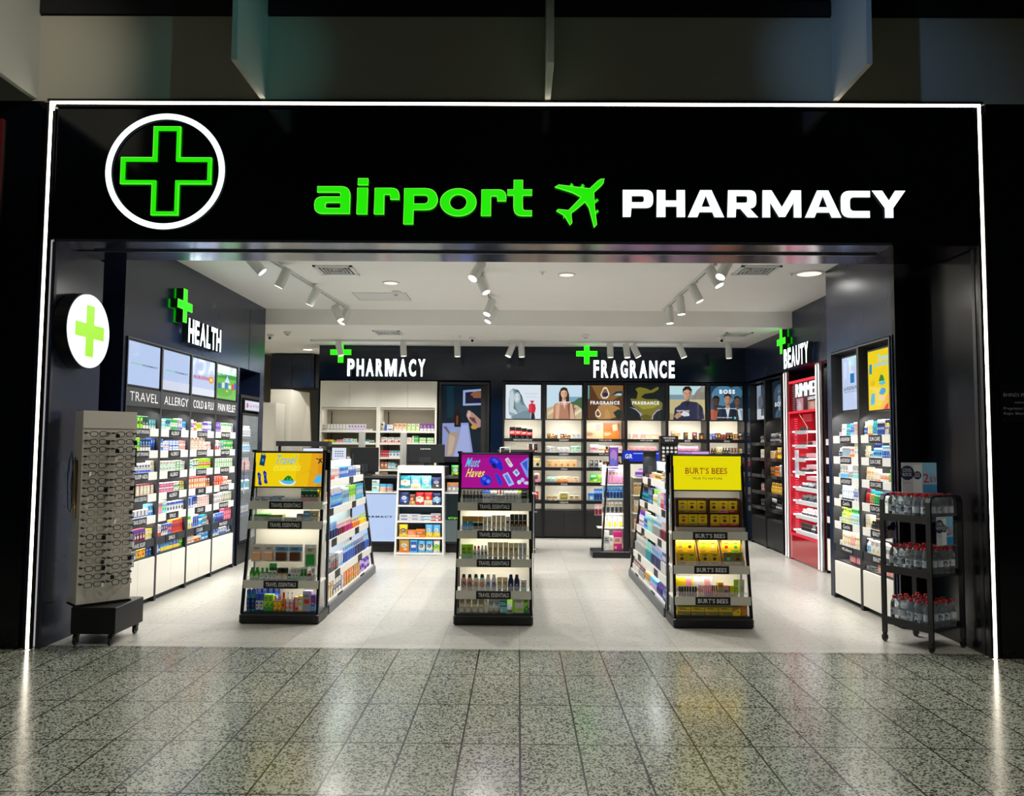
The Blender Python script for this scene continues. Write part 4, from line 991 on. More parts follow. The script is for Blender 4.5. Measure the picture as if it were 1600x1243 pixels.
def run(loc, rz, L, label, key, lab=True):
    t = empty('gondola_shelving', loc, rz, label, 'shelving'); FRAMES[key] = (loc, rz)
    for u in (0, L-.03):
        MB().add([(u, 0, .085), (u+.025, 0, .085), (u+.025, .03, .085), (u, .03, .085), (u, .17, 1.3), (u+.025, .17, 1.3), (u+.025, .195, 1.3), (u, .195, 1.3)], [(0, 1, 5, 4), (1, 2, 6, 5), (2, 3, 7, 6), (3, 0, 4, 7), (4, 5, 6, 7)], BLACK).build('front_post', t)
        MB().box(u, u+.025, .28, .299, .085, 1.42, BLACK).build('rear_post', t)
    MB().box(.03, L-.03, .30, .315, .08, 1.36, M('#b9c4cc', .5, name='pale_blue_panel')).build('back_panel', t)
    MB().box(.0, L, -.015, .62, 0, .085, MGREY, .004).build('plinth', t)
    for z in GZ:
        dv = .16*(z/1.2); tp = [.25, .75]
        shelf(t, .03, L-.03, dv, .30, z, LIPW, .075, ['H', '', '', '', ''][0] and '' or '', .09, lipv=dv, tagpos=[.22, .70], tagm=TAGB)
        if z > .2: shelf_light(loc, rz, L/2, dv+.05, z-.06, L*.85, 2.6, (.93, .97, 1), .75)
    if key == 'runR': MB().box(.05, .5, .316, .62, 1.30, 1.318, WHITE).build('top_board', t); MB().box(.05, .5, .60, .62, .085, 1.30, BLACK).build('rear_panel', t)
    shelf_light(loc, rz, L/2, .20, 1.42, L*.85, 3, (.93, .97, 1), .0)
    return t
run((-1.715, 1.28, 0), PI/2, 2.28, 'long two-sided shelving run behind the travel essentials end display', 'runL')
run((1.335, 3.50, 0), -PI/2, 2.22, 'long two-sided shelving run behind the yellow bee products end display', 'runR')
t = empty('gondola_shelving', (-.205, 1.28, 0), 0, 'shelving run hidden behind the purple must haves display', 'shelving')
MB().box(-.28, .28, 0, 2.2, 0, .085, MGREY).build('plinth', t); MB().box(-.01, .01, .02, 2.18, .085, 1.2, BACKP).build('back_panel', t)
for z in (.4, .7, 1.0): MB().box(-.27, .27, .02, 2.18, z-.02, z, WHITE).build('shelf', t)
MB().box(.342, .350, .20, .225, .12, 1.30, WHITE).build('side_rail', ecC)
for hz in (.30, .62, .95, 1.18): MB().tube([(.346, .21, hz), (.372, .19, hz-.004), (.374, .19, hz+.012)], .004, WHITE, 6).build('hook', ecC)
# tall narrow A-frame tower of hair accessories
t = empty('accessory_tower', (1.30, 4.95, 0), 0, 'narrow black framed tower of hair accessories with a small purple screen, in mid shop', 'display stand')
FRAMES['tower'] = ((1.30, 4.95, 0), 0)
MB().box(-.27, .25, -.02, .4, 0, .09, BLACK, .008).build('base', t)
MB().add([(-.15, -.01, .09), (-.125, -.01, .09), (-.125, .02, .09), (-.15, .02, .09), (-.06, .10, 1.30), (-.035, .10, 1.30), (-.035, .13, 1.30), (-.06, .13, 1.30)], [(0, 1, 5, 4), (1, 2, 6, 5), (2, 3, 7, 6), (3, 0, 4, 7), (4, 5, 6, 7)], BLACK).build('front_post', t)
MB().box(.16, .235, .0, .06, .09, 1.36, BLACK).build('rear_post', t); MB().box(-.06, .235, .10, .13, 1.28, 1.30, BLACK).build('top_rail', t)
MB().box(-.10, .20, .36, .38, .09, 1.27, M('#f0eee8', .5, name='white_backboard')).build('back_panel', t)
MB().box(.20, .215, .05, .36, .09, 1.27, WHITE).build('side_panel', t)
for z in (.40, .60, .80, 1.0): MB().box(-.22+.1*z, .19, .16, .36, z-.012, z, WHITE).build('shelf', t)
screen(t, -.03, .10, 1.22, 1.52, .10, lambda mb, a, b, c, d, y: Pic(mb, a, b, c, d, y, '#8a5cc0', .9).e('#b88ad8', .5, .6, .4, .3).e('#6c7cd8', .4, .3, .3, .2), .008)
shelf_light((1.30, 4.95, 0), 0, .03, .1, 1.25, .25, 3, (1, .97, .95)); shelf_light((1.30, 4.95, 0), 0, .03, .05, .55, .25, 2, (1, .97, .95))
t = empty('accessory_tower', (1.72, 5.05, 0), 0, 'second accessory tower just right of the narrow one, mostly cream, in mid shop', 'display stand')
MB().box(-.11, .16, 0, .4, 0, .09, BLACK, .008).build('base', t); MB().box(-.10, .12, .34, .36, .09, 1.28, BACKP).build('back_panel', t); MB().box(.125, .145, .0, .4, .09, 1.36, BLACK).build('rear_post', t)
for z in (.35, .6, .85, 1.1): MB().box(-.10, .12, .06, .34, z-.012, z, WHITE).build('shelf', t)
# tester tables with screens behind
t = empty('tester_counter', (2.15, 5.75, 0), 0, 'low black tester counter with two wide screens, before the fragrance wall', 'counter')
MB().box(-.62, .72, 0, .45, 0, 1.24, BLACK, .006).build('body', t); MB().box(-.64, .74, -.02, .47, 1.24, 1.27, BLACK).build('top_board', t)
screen(t, -.60, .02, 1.30, 1.475, .02, lambda mb, a, b, c, d, y: Pic(mb, a, b, c, d, y, '#1434c8', .9).t('#e8f0ff', 'GR', .06, .24, .28, .72, .03).r('#d0d8f0', .26, .95, .74, .80), .01)
screen(t, .06, .70, 1.30, 1.475, .02, lambda mb, a, b, c, d, y: Pic(mb, a, b, c, d, y, '#c08ad8', .9).r('#d8a8e8', .6, 1, 0, 1).e('#a86cc8', .3, .5, .2, .4), .01)
MB().box(-.6, .70, .02, .04, 1.27, 1.30, BLACK).build('screen_foot', t)

# ================================================================ COUNTER
loc = (-3.30, 5.30, 0)
t = empty('service_counter', loc, 0, 'long dark service counter with a pale lit front screen, before the dispensary shelves', 'counter')
MB().box(0, 3.55, .06, .70, 0, .13, BLACKM).build('plinth', t)
MB().box(0, 3.55, .02, .70, .13, .84, NAVYG).build('body', t)
MB().box(0, 3.55, .0, .30, .84, .855, WHITE).build('ledge', t)
MB().box(0, 3.55, .30, .70, .84, 1.05, BLACKM).build('riser', t)
MB().box(0, 3.58, .12, .72, 1.05, 1.08, M('#3a3b3c', .4, name='counter_top_laminate')).build('worktop', t)
screen(t, 1.25-.85, 1.66+.25, .15, .835, .0, lambda mb, a, b, c, d, y: Pic(mb, a, b, c, d, y, '#bcd2f6', .95).t('#1c2638', 'PHARMACY', .42, .74, .50, .54, .05).t('#40c050', 'airport', .12, .36, .50, .55, .04), .008)
screen(t, 1.97, 2.95, .15, .835, .0, lambda mb, a, b, c, d, y: Pic(mb, a, b, c, d, y, '#0c2224', .8).r('#5a6868', 0, 1, 0, .46).t('#80f040', 'airport', .34, .56, .47, .535, .05).t('#e8f0f0', 'PHARMACY', .6, .9, .48, .53, .04), .012)
def monitor(x, y, z, w, h, lab, logo=None, tilt=0, back=True):
    t = empty('monitor', (x, y, z), 0, lab, 'monitor')
    MB().box(-w/2, w/2, 0, .03, .05, .05+h, M('#15171b', .4, name='monitor_plastic'), .006).build('housing', t)
    MB().box(-w*.16, w*.16, -.025, -.0, .05, .05+h*.32, M('#24262a', .4), .004).build('stand_neck', t)
    MB().box(-w*.25, w*.25, -.06, .1, 0, .012, BLACK).box(-.02, .02, -.02, -.005, .01, .06, BLACK).build('stand_foot', t)
    if logo: MB().text(logo, -w*.13, w*.13, .05+h*.72, .05+h*.80, -.001, INK, .02).build('logo', t)
    return t
t = MB().box(-1.64+1.37, -1.05+1.37, 0, .5, 0, .14, BLACK, .006).build('till_housing', loc=(-1.37, 5.5, 1.081)); tag(t, 'black till housing under the monitor above the snack stand', 'till')
monitor(-1.36, 5.55, 1.222, .56, .27, 'black monitor seen from behind on the till above the snack stand', 'Lenovo')
monitor(-2.26, 5.55, 1.082, .42, .36, 'dark navy monitor on the counter left of the snack stand')
t = empty('tablet', (-2.60, 5.42, 1.082), .25, 'small white-screened customer tablet on the counter behind the yellow screen', 'tablet')
MB().box(-.11, .11, 0, .015, .22, .41, BLACK, .003).build('housing', t); MB().box(-.02, .02, .0, .02, 0, .22, BLACK).build('stand', t)
mb = MB(); p = Pic(mb, -.10, .10, .23, .40, -.001, '#dfe6f4', .95)
for k in range(3):
    for q_ in range(4): p.r('#4c5464', .2+.16*q_, .31+.16*q_, .66-.2*k, .74-.2*k)
mb.build('picture', t)
t = empty('tablet', (-2.98, 5.42, 1.082), -.1, 'larger white-lit tablet beside the dark beam, left end of the counter', 'tablet')
MB().box(-.16, .16, 0, .015, .22, .40, BLACK, .003).build('housing', t); MB().box(-.02, .02, .0, .02, 0, .22, BLACK).build('stand', t); MB().rect(-.15, .15, .23, .39, -.001, E('#e4ecfa', .95)).build('picture', t)
t = MB().box(0, .78, 0, .2, 0, .075, DGREY).build('shelf_beam', loc=(-3.58, 5.6, 1.50)); tag(t, 'dark grey horizontal beam over the left end of the counter', 'beam')
MB().box(.02, .05, .05, .1, -.42, 0, DGREY).build('support_post', t)
for x, z1, lab in ((-2.33, 1.72, 'left grey post rising behind the counter by the navy monitor'), (-1.71, 1.71, 'right grey post rising behind the counter beside the till monitor')):
    t = MB().box(-.045, .045, 0, .06, 0, z1-1.082, M('#b4b2ac', .5, name='grey_post'), .003).build('counter_post', loc=(x, 5.68, 1.082)); tag(t, lab, 'post')
t = empty('till', (-.02, 5.45, 1.082), 0, 'black till with a dark top behind the purple must haves screen', 'till')
MB().box(-.26, .24, 0, .4, 0, .36, BLACK, .006).build('housing', t); MB().box(-.28, .26, -.02, .42, .36, .39, DGREY).build('top_board', t)
MB().tube([(-.24, -.03, .30), (-.24, -.03, .42), (-.10, -.03, .43), (-.10, -.03, .30)], .01, WHITE, 6).build('handle', t)
# snack stand
loc = (-1.37, 5.02, 0); FRAMES['snack'] = (loc, 0)
t = empty('snack_stand', loc, 0, 'white snack stand with five shelves in front of the service counter', 'display stand')
for s in (-1, 1):
    MB().add([(s*.325, 0, .0), (s*.345, 0, 0), (s*.345, .25, 0), (s*.325, .25, 0), (s*.30, .05, 1.24), (s*.32, .05, 1.24), (s*.32, .25, 1.24), (s*.30, .25, 1.24)][::1], [(0, 1, 5, 4), (1, 2, 6, 5), (2, 3, 7, 6), (3, 0, 4, 7), (4, 5, 6, 7)] if s > 0 else [(4, 5, 1, 0), (5, 6, 2, 1), (6, 7, 3, 2), (7, 4, 0, 3), (7, 6, 5, 4)], WHITE).build('side_panel', t)
MB().box(-.32, .32, .04, .26, 1.14, 1.24, WHITE, .004).build('header_panel', t); MB().box(-.32, .32, .24, .26, .03, 1.14, M('#2c4450', .5, name='slate_back')).build('back_panel', t)
SZ = [.92, .69, .47, .245, .035]
for z in SZ: MB().box(-.322, .322, .06-.05*(1-z), .24, z-.02, z, WHITE).build('shelf', t)
MB().box(-.33, .33, .02, .24, .0, .015, WHITE).build('base', t)
shelf_light(loc, 0, 0, -.05, 1.2, .5, 1.5, (1, .98, .95), .3)

# ================================================================ BACK ROOM
t = empty('wall_cabinet', (-4.55, 8.30, 2.56), 0, 'black wall-hung cabinet in the beige back room at left', 'cabinet')
MB().box(0, .78, 0, .6, 0, .62, NAVYG, .006).build('body', t); MB().box(.79, 1.05, .1, .6, .0, .60, BLACK).build('side_box', t)
MB().box(.04, .38, -.012, -.0, .03, .59, NAVYG).build('door', t); MB().box(.40, .74, -.012, -.0, .03, .59, NAVYG).build('door', t)
t = empty('locker', (-4.72, 7.6, 0), 0, 'beige lockers with two doors at the left side of the back room', 'locker')
MB().box(0, .50, 0, .5, 0, 2.25, CREAM).build('body', t); doors(t, .01, .49, .05, 2.23, -.02, 2, CREAM)
t = empty('tall_cupboard', (-4.50, 8.15, 0), 0, 'tall beige cupboard under the black cabinet in the back room', 'cupboard')
MB().box(0, .38, 0, .6, 0, 2.52, CREAM).build('body', t)
MB().add([(.38, 0, 0), (.70, .5, 0), (.70, .55, 0), (.38, .6, 0), (.38, 0, 2.5), (.56, .5, 2.5), (.56, .55, 2.5), (.38, .6, 2.5)], [(0, 1, 5, 4), (1, 2, 6, 5), (4, 5, 6, 7)], CREAM).build('side_panel', t)
t = MB().box(0, .30, 0, .3, 0, 2.50, CREAM).build('upright_panel', loc=(-3.74, 8.8, 0)); tag(t, 'plain beige upright panel at the right of the back room', 'panel')

# ================================================================ READING GLASSES STAND
GA = math.atan2(.28, .27)
loc = (-3.215, .26, 0)
t = empty('glasses_stand', loc, GA, 'tall grey rotating stand of reading glasses on a black wheeled base, left entrance', 'display stand')
FRAMES['glasses'] = (loc, GA)
MB().box(-.195, .195, 0, .20, .30, 1.775, noisy(M('#e2dacd', .35, name='taupe_display_board'), 4, .04), .002).build('column', t)
MB().box(-.200, .200, -.012, .212, .285, .30, BLACK).build('bottom_tray', t)
MB().box(-.196, .196, -.006, -.001, 1.645, 1.78, M('#e6dfd2', .4)).build('header_panel', t)
b = MB(); b.T = Matrix.Rotation(-GA, 4, 'Z'); b.box(-.17, .17, -.14, .30, .085, .285, BLACK, .004); b.build('base', t)
for cx, cy in ((-.14, -.11), (.13, -.11), (.13, .26), (-.14, .26)):
    b = MB(); b.T = Matrix.Rotation(-GA, 4, 'Z') @ Matrix.Translation((cx, cy, 0))
    b.box(-.018, .018, -.01, .02, .06, .085, BLACK); b.box(-.016, -.012, -.02, .015, .02, .07, BLACK); b.box(.012, .016, -.02, .015, .02, .07, BLACK)
    w = b.build('castor', t)
    b = MB(); b.T = Matrix.Rotation(-GA, 4, 'Z') @ Matrix.Translation((cx, cy-.005, .03)) @ Matrix.Rotation(PI/2, 4, 'Y'); b.lathe([(.012, -.0115), (.03, -.009), (.03, .009), (.012, .0115)], [M('#6c6e70', .3, .8), BLACKM, M('#6c6e70', .3, .8)], 18); b.build('wheel', w)
MB().box(-.225, -.2, .03, .12, .36, .80, GLASS).build('acrylic_pocket', t)

# ================================================================ WATER TROLLEY
TA = math.atan2(.36, -.18)-PI   # local x runs from the far corner to the near corner
A = Vector((3.12, .14)); Bp = Vector((2.94, .50))
ang = math.atan2(A.y-Bp.y, A.x-Bp.x)
loc = (Bp.x, Bp.y, 0); TL = (A-Bp).length; TD = .37
t = empty('trolley', loc, ang, 'black metal three-tier trolley of water bottles at the right entrance', 'trolley')
FRAMES['trolley'] = (loc, ang)
BK = M('#17181a', .42, name='trolley_metal')
for u in (0, TL):
    pts = [(u, 0, .07), (u, 0, 1.12), (u, .012, 1.155), (u, .045, 1.17), (u, TD-.045, 1.17), (u, TD-.012, 1.155), (u, TD, 1.12), (u, TD, .07)]
    m = MB()
    for i in range(len(pts)-1):
        a, b = Vector(pts[i]), Vector(pts[i+1]); d = (b-a).normalized(); n = Vector((1, 0, 0)); k = d.cross(n)*.008
        w = n*.02
        V = [a-w-k, a+w-k, a+w+k, a-w+k, b-w-k, b+w-k, b+w+k, b-w+k]
        m.add(V, [(0, 1, 5, 4), (1, 2, 6, 5), (2, 3, 7, 6), (3, 0, 4, 7), (3, 2, 1, 0), (4, 5, 6, 7)], BK)
    m.build('side_frame', t)
TZ = [.97, .56, .155]
for z in TZ:
    MB().box(-.0, TL, .012, TD-.012, z-.002, z+.004, BK).box(.0, TL, -.010, .012, z-.012, z+.045, BK).box(.0, TL, TD-.012, TD+.010, z-.012, z+.045, BK).build('tray', t)
for u in (0, TL):
    for v in (0, TD):
        w = MB().box(u-.012, u+.012, v-.012, v+.012, .045, .075, BK).box(u-.014, u-.010, v-.02, v+.02, .02, .05, BK).box(u+.010, u+.014, v-.02, v+.02, .02, .05, BK).box(u-.01, u+.03, v-.03, v-.01, .045, .05, BK).build('castor', t)
        b = MB(); b.T = Matrix.Translation((u, v, .024)) @ Matrix.Rotation(PI/2, 4, 'Y'); b.lathe([(.008, -.0095), (.024, -.008), (.024, .008), (.008, .0095)], [M('#6c6e70', .3, .8), BLACKM, M('#6c6e70', .3, .8)], 16); b.build('wheel', w)
def offer_sign(x, y, z, w, h, rot, lab, mirror=False):
    o = empty('offer_sign', (x, y, z), rot, lab, 'sign')
    MB().box(-w/2, w/2, -.0015, .0015, 0, h, M('#c4ccd4', .2, name='sign_card')).box(-w/2-.01, w/2+.01, -.03, .03, -.004, 0, GLASS).build('card', o)
    mb = MB(); DB = M('#16204a', .5); RD = M('#c01c30', .5); yy = -.0022
    def X(a): return (-w/2+a*w) if not mirror else (w/2-a*w)
    mb.box(min(X(.60), X(1)), max(X(.60), X(1)), yy, -.0015, 0, h, M('#7cbcdc', .4)); mb.box(min(X(.60), X(1)), max(X(.60), X(1)), yy-.0003, yy, 0, h*.28, M('#2c88bc', .4))
    mb.box(min(X(.33), X(.58)), max(X(.33), X(.58)), yy, -.0015, 0, h*.93, M('#dbe2ea', .4))
    for cx, r in ((.16, .30*h), (.45, .17*h)):
        mb.flat(ell(X(cx), h*(.66 if r > .2*h else .58), r*.8, r*.8, 20), yy-.0006, DB)
        z1 = h*(.66 if r > .2*h else .58)
        if not mirror:
            mb.text('COOL', X(cx)-r*.52, X(cx)+r*.52, z1+r*.12, z1+r*.48, yy-.0010, INK, .0); mb.text('ROCK', X(cx)-r*.52, X(cx)+r*.52, z1-r*.36, z1, yy-.0010, INK, .0)
    if not mirror:
        mb.text('Springwater', X(.05), X(.28), h*.31, h*.35, yy-.001, RD, .02)
        mb.text('2', X(.61), X(.77), h*.34, h*.64, yy-.0014, RD, .015).text('For', X(.82), X(.93), h*.56, h*.63, yy-.0014, RD, .0).text('$5', X(.79), X(.98), h*.34, h*.54, yy-.0014, RD, .01)
    else:
        mb.T = Matrix.Scale(-1, 4, Vector((1, 0, 0))); mb.text('2', -X(.61), -X(.80), h*.34, h*.64, yy-.0014, RD, .03); mb.T = None
    mb.build('print', o)
offer_sign(3.19, .40, 1.182, .285, .24, .05, 'clear holder with a 2 for $5 water offer standing on top of the trolley')
offer_sign(3.265, .185, .80, .19, .215, .467, 'dim water offer card fixed to the right-hand end of the trolley')
offer_sign(3.02, .575, .80, .16, .15, .467, 'water offer card seen from behind on the far side of the trolley', True)
# ================================================================ PRODUCTS
CN = dict(white='#d9d7d2', cream='#d6ccaa', navy='#14235a', blue='#2456b8', sky='#5aaee0', teal='#1c8c9c', aqua='#7ed0cc', green='#2c9c3c', lime='#9ad62c', dgreen='#12502c', mint='#a8dcc0',
          red='#c41e28', maroon='#6c1430', pink='#e88aa8', rose='#d89a94', magenta='#b01868', purple='#5c3aa0', lilac='#b8a4d8', yellow='#f0cc1c', gold='#b8903c', orange='#e07a24', peach='#eab890',
          brown='#5c3420', tan='#b89464', grey='#9a9c9c', silver='#c0c4c8', black='#101114', charcoal='#34363a', olive='#7c8040', clear='#dfe6ea', amber='#a85c18')
NOUN = dict(b=('carton', 'box', 'cartons'), t=('cosmetic_tube', 'tube', 'tubes'), o=('bottle', 'bottle', 'bottles'), q=('shampoo_bottle', 'bottle', 'flat bottles'), p=('pump_bottle', 'bottle', 'pump bottles'),
            c=('spray_can', 'spray can', 'spray cans'), j=('jar', 'jar', 'jars'), g=('pouch', 'pouch', 'pouches'), h=('hanging_pack', 'pack', 'hanging packs'), f=('perfume_box', 'box', 'perfume boxes'),
            n=('perfume_bottle', 'perfume bottle', 'perfume bottles'), v=('lipstick', 'lipstick', 'lipsticks'), r=('roll_on', 'deodorant', 'roll-ons'), m=('lip_balm_card', 'card', 'lip balm cards'), e=('tester', 'tester', 'testers'), u=('plush_toy', 'toy', 'toys'), k=('display_card', 'card', 'cards'))
SING = dict(b='carton', t='tube', o='bottle', q='flat bottle', p='pump bottle', c='spray can', j='jar', g='pouch', h='hanging pack', f='perfume box', n='perfume bottle', v='lipstick', r='roll-on deodorant', m='lip balm card', e='tester tray', u='folded soft item', k='printed card')
def C(c, r=.42): return M(CN[c], r)
DARKC = {'navy', 'blue', 'teal', 'green', 'dgreen', 'red', 'maroon', 'magenta', 'purple', 'brown', 'black', 'charcoal', 'olive', 'amber', 'orange'}
_pm = {}
def bars(mb, x0, x1, z, y, ink, n, hh, rr):
    for k in range(n):
        a = x0+(x1-x0)*rr.uniform(0, .12); b = x1-(x1-x0)*rr.uniform(0, .35)
        mb.rect(a, b, z-k*hh*2.1-hh, z-k*hh*2.1, y, ink)
def product(kind, w, h, d, c1, c2, c3, sty):
    """returns (body mesh, [(part name, mesh)]) for one product standing at its base centre, front towards -y"""
    key = (kind, round(w, 4), round(h, 4), round(d, 4), c1, c2, c3, sty)
    if key in _pm: return _pm[key]
    rr = random.Random(hash_(key)); m = MB(); parts = []
    A, B, D = C(c1), C(c2), C(c3)
    ink = C('white') if c1 in DARKC else C('charcoal'); e = .0007
    if kind in 'bf':
        if kind == 'f': A = M(CN[c1], .25)
        m.box(-w/2, w/2, -d/2, d/2, 0, h, A, min(.0015, w*.04)); y = -d/2-e; i = w*.07
        x0, x1 = -w/2+i, w/2-i
        s = sty % 6
        if s == 0:
            m.rect(-w/2+.001, w/2-.001, h*.04, h*.34, y, B); m.rect(x0, x1-w*.25, h*.62, h*.80, y, D); bars(m, x0, x1, h*.54, y, ink, 2, h*.03, rr)
        elif s == 1:
            m.rect(-w/2+.001, w/2-.001, h*.72, h*.97, y, B); m.flat(ell(0, h*.38, w*.26, min(w*.3, h*.2), 14), y, D); bars(m, x0, x1, h*.66, y, ink, 1, h*.03, rr)
        elif s == 2:
            m.rect(-w/2+.001, -w/2+w*.28, h*.02, h*.98, y, B); bars(m, -w*.15, x1, h*.86, y, D, 3, h*.045, rr); m.rect(-w*.12, x1, h*.12, h*.3, y, B)
        elif s == 3:
            m.rect(-w/2+.001, w/2-.001, h*.36, h*.70, y, B); bars(m, x0, x1, h*.62, y-e, C('white') if c2 in DARKC else C('charcoal'), 2, h*.045, rr); m.rect(x0, x0+w*.3, h*.10, h*.22, y, D)
        elif s == 4:
            m.flat([(-w/2+.001, h*.02), (w/2-.001, h*.02), (w/2-.001, h*.55), (-w/2+.001, h*.25)], y, B); bars(m, x0, x1, h*.86, y, ink, 3, h*.04, rr); m.flat(ell(w*.15, h*.28, w*.14, min(w*.14, h*.2), 12), y-e, D)
        else:
            m.rect(x0, x1, h*.12, h*.88, y, B); m.rect(x0+w*.12, x1-w*.12, h*.40, h*.62, y-e, D); bars(m, x0+w*.05, x1-w*.05, h*.8, y-e, ink, 1, h*.04, rr)
        # side print
        m.add([(w/2+e, -d/2+.002, h*.1), (w/2+e, d/2-.002, h*.1), (w/2+e, d/2-.002, h*.45), (w/2+e, -d/2+.002, h*.45)], [(0, 1, 2, 3)], B)
        m.add([(-w/2-e, d/2-.002, h*.1), (-w/2-e, -d/2+.002, h*.1), (-w/2-e, -d/2+.002, h*.45), (-w/2-e, d/2-.002, h*.45)], [(0, 1, 2, 3)], B)
        if kind == 'f': m.rect(-w*.2, w*.2, h*.46, h*.50, y-2*e, M('#c8a860', .3, .8))
    elif kind in 'or':
        r = w/2; sh = h*.72 if kind == 'o' else h*.60
        m.lathe([(r*.92, 0), (r, h*.02), (r, h*.16)], A, 14, cap=True); m.lathe([(r, h*.16), (r, sh*.84)], B, 14, cap=False); m.lathe([(r, sh*.84), (r*.96, sh*.92), (r*.5, sh), (r*.45, sh+.004)], A, 14)
        m.rect(-r*.45, r*.45, h*.28, h*.42, -r-e, D)
        q = MB(); rc = r*(.52 if kind == 'o' else .88); q.lathe([(rc, sh*.99), (rc, h-.004), (rc*.8, h)], D, 14); parts.append(('cap', q.mesh('cap')))
    elif kind == 'q':
        m.lathe([(w*.46, 0), (w*.5, h*.03), (w*.5, h*.62), (w*.36, h*.78), (w*.2, h*.82)], A, 16, sy=.55, sq=.7); y = -w*.275-e
        m.flat(ell(0, h*.38, w*.30, h*.20, 16), y, B); bars(m, -w*.22, w*.22, h*.46, y-e, ink if c2 not in DARKC else C('white'), 3, h*.025, rr); m.rect(-w*.2, w*.2, h*.26, h*.31, y-e, D)
        q = MB(); q.lathe([(w*.30, h*.80), (w*.31, h*.82), (w*.27, h*.985), (w*.22, h)], D, 14, sy=.7); parts.append(('cap', q.mesh('cap')))
    elif kind == 'p':
        r = w/2
        m.lathe([(r*.94, 0), (r, h*.02), (r, h*.60), (r*.9, h*.66), (r*.4, h*.70)], A, 14); m.lathe([(r+e, h*.14), (r+e, h*.5)], B, 14, cap=False); m.rect(-r*.4, r*.4, h*.28, h*.38, -r-2*e, D)
        q = MB(); q.lathe([(r*.42, h*.70), (r*.42, h*.78), (r*.14, h*.79), (r*.14, h*.92)], D, 12); q.box(-r*.22, r*.22, -r*.95, r*.25, h*.92, h, D, .002); parts.append(('pump', q.mesh('pump')))
    elif kind == 'c':
        r = w/2
        m.lathe([(r*.96, 0), (r, h*.015), (r, h*.74), (r*.88, h*.79)], A, 16); m.lathe([(r+e, h*.10), (r+e, h*.60)], B, 16, cap=False); m.rect(-r*.5, r*.5, h*.40, h*.52, -r-2*e, D if c3 != c2 else C('white')); m.flat(ell(0, h*.26, r*.4, r*.4, 12), -r-2*e, A)
        q = MB(); q.lathe([(r*.93, h*.77), (r*.96, h*.79), (r*.96, h*.96), (r*.7, h)], D, 16); parts.append(('cap', q.mesh('cap')))
    elif kind == 'j':
        r = w/2
        m.lathe([(r*.9, 0), (r, h*.06), (r, h*.66)], A, 18); m.lathe([(r+e, h*.14), (r+e, h*.56)], B, 18, cap=False)
        q = MB(); q.lathe([(r*1.03, h*.66), (r*1.03, h*.97), (r*.95, h)], D, 18); parts.append(('lid', q.mesh('lid')))
    elif kind == 't':
        n = 14; vs = []
        for (rx, ry, z) in ((w*.42, w*.34, h*.16), (w*.46, w*.30, h*.3), (w*.48, w*.20, h*.65), (w*.5, .0022, h*.96), (w*.5, .0022, h)):
            vs += [(rx*math.cos(2*PI*(i+.5)/n), ry*math.sin(2*PI*(i+.5)/n), z) for i in range(n)]
        for k in range(4):
            mm = A
            m.add(vs[k*n:(k+2)*n], [(i, (i+1) % n, n+(i+1) % n, n+i) for i in range(n)], mm, True)
        m.add(vs[-n:], [tuple(range(n))], A); y = -w*.27
        m.flat([(-w*.30, h*.58), (w*.30, h*.58), (w*.30, h*.70), (-w*.30, h*.70)], y-.002, B); m.rect(-w*.22, w*.22, h*.50, h*.52, y-.004, ink); m.rect(-w*.26, w*.26, h*.28, h*.32, y-.006, B)
        q = MB(); q.lathe([(w*.36, 0), (w*.38, h*.01), (w*.38, h*.16)], D, 14, sy=.85); parts.append(('cap', q.mesh('cap')))
    elif kind == 'g':
        n = 8; vs = []; f = []
        for j in range(n+1):
            for i in range(n+1):
                a = i/n; b = j/n; pf = (1-(2*a-1)**4)*(1-(2*b-1)**4)
                wob = .04*w*math.sin(a*9+b*7+rr.random()*.6)
                vs.append(((a-.5)*w*(1-.06*math.sin(b*PI)), -d/2*pf-.001+wob*.06*pf, b*h))
        k = (n+1)**2
        vs += [(v[0], -v[1], v[2]) for v in vs]
        for j in range(n):
            mm = B if (sty % 2 and 2 <= j < 5) or (not sty % 2 and j < 3) else A
            q = [(j*(n+1)+i, j*(n+1)+i+1, (j+1)*(n+1)+i+1, (j+1)*(n+1)+i) for i in range(n)]
            m.add(vs[:k], q, mm, True)
            m.add(vs[:k], [], mm)
        m.add(vs[k:], [(j*(n+1)+i+n+1, j*(n+1)+i+n+2, j*(n+1)+i+1, j*(n+1)+i) for j in range(n) for i in range(n)], A, True)
        m.flat(ell(0, h*.55, w*.27, h*.15, 14), -d/2-.001, D); bars(m, -w*.2, w*.2, h*.60, -d/2-.0018, C('white') if c3 in DARKC else C('charcoal'), 2, h*.035, rr)
        m.flat(ell(w*.12, h*.25, w*.15, h*.08, 10), -d/2-.001, C('cream'))
    elif kind == 'h':
        m.prism([rpoly([(-w/2, 0, .003), (w/2, 0, .003), (w/2, h, .006), (-w/2, h, .006)], 3), ell(0, h*.93, w*.09, h*.015, 8)], -.0006, .0006, A)
        m.rect(-w/2+.002, w/2-.002, h*.62, h*.84, -.0012, B); m.box(-w*.36, w*.36, -d, -.0006, h*.08, h*.56, D, .003); bars(m, -w*.3, w*.3, h*.80, -.0018, ink if c2 not in DARKC else C('white'), 2, h*.03, rr)
    elif kind == 'm':
        m.prism([rpoly([(-w/2, 0, .003), (w/2, 0, .003), (w/2, h, .006), (-w/2, h, .006)], 3), ell(0, h*.93, w*.09, h*.015, 8)], -.0006, .0006, A)
        m.rect(-w/2+.001, w/2-.001, 0, h*.22, -.0013, B); m.flat(ell(0, h*.46, w*.19, h*.13, 14), -.0019, D); m.rect(-w*.22, w*.22, h*.72, h*.80, -.0013, C('brown')); bars(m, -w*.4, w*.4, h*.14, -.002, ink if c2 not in DARKC else C('white'), 1, h*.04, rr)
    elif kind == 'n':
        G = M(CN[c1], .08, coat=.6)
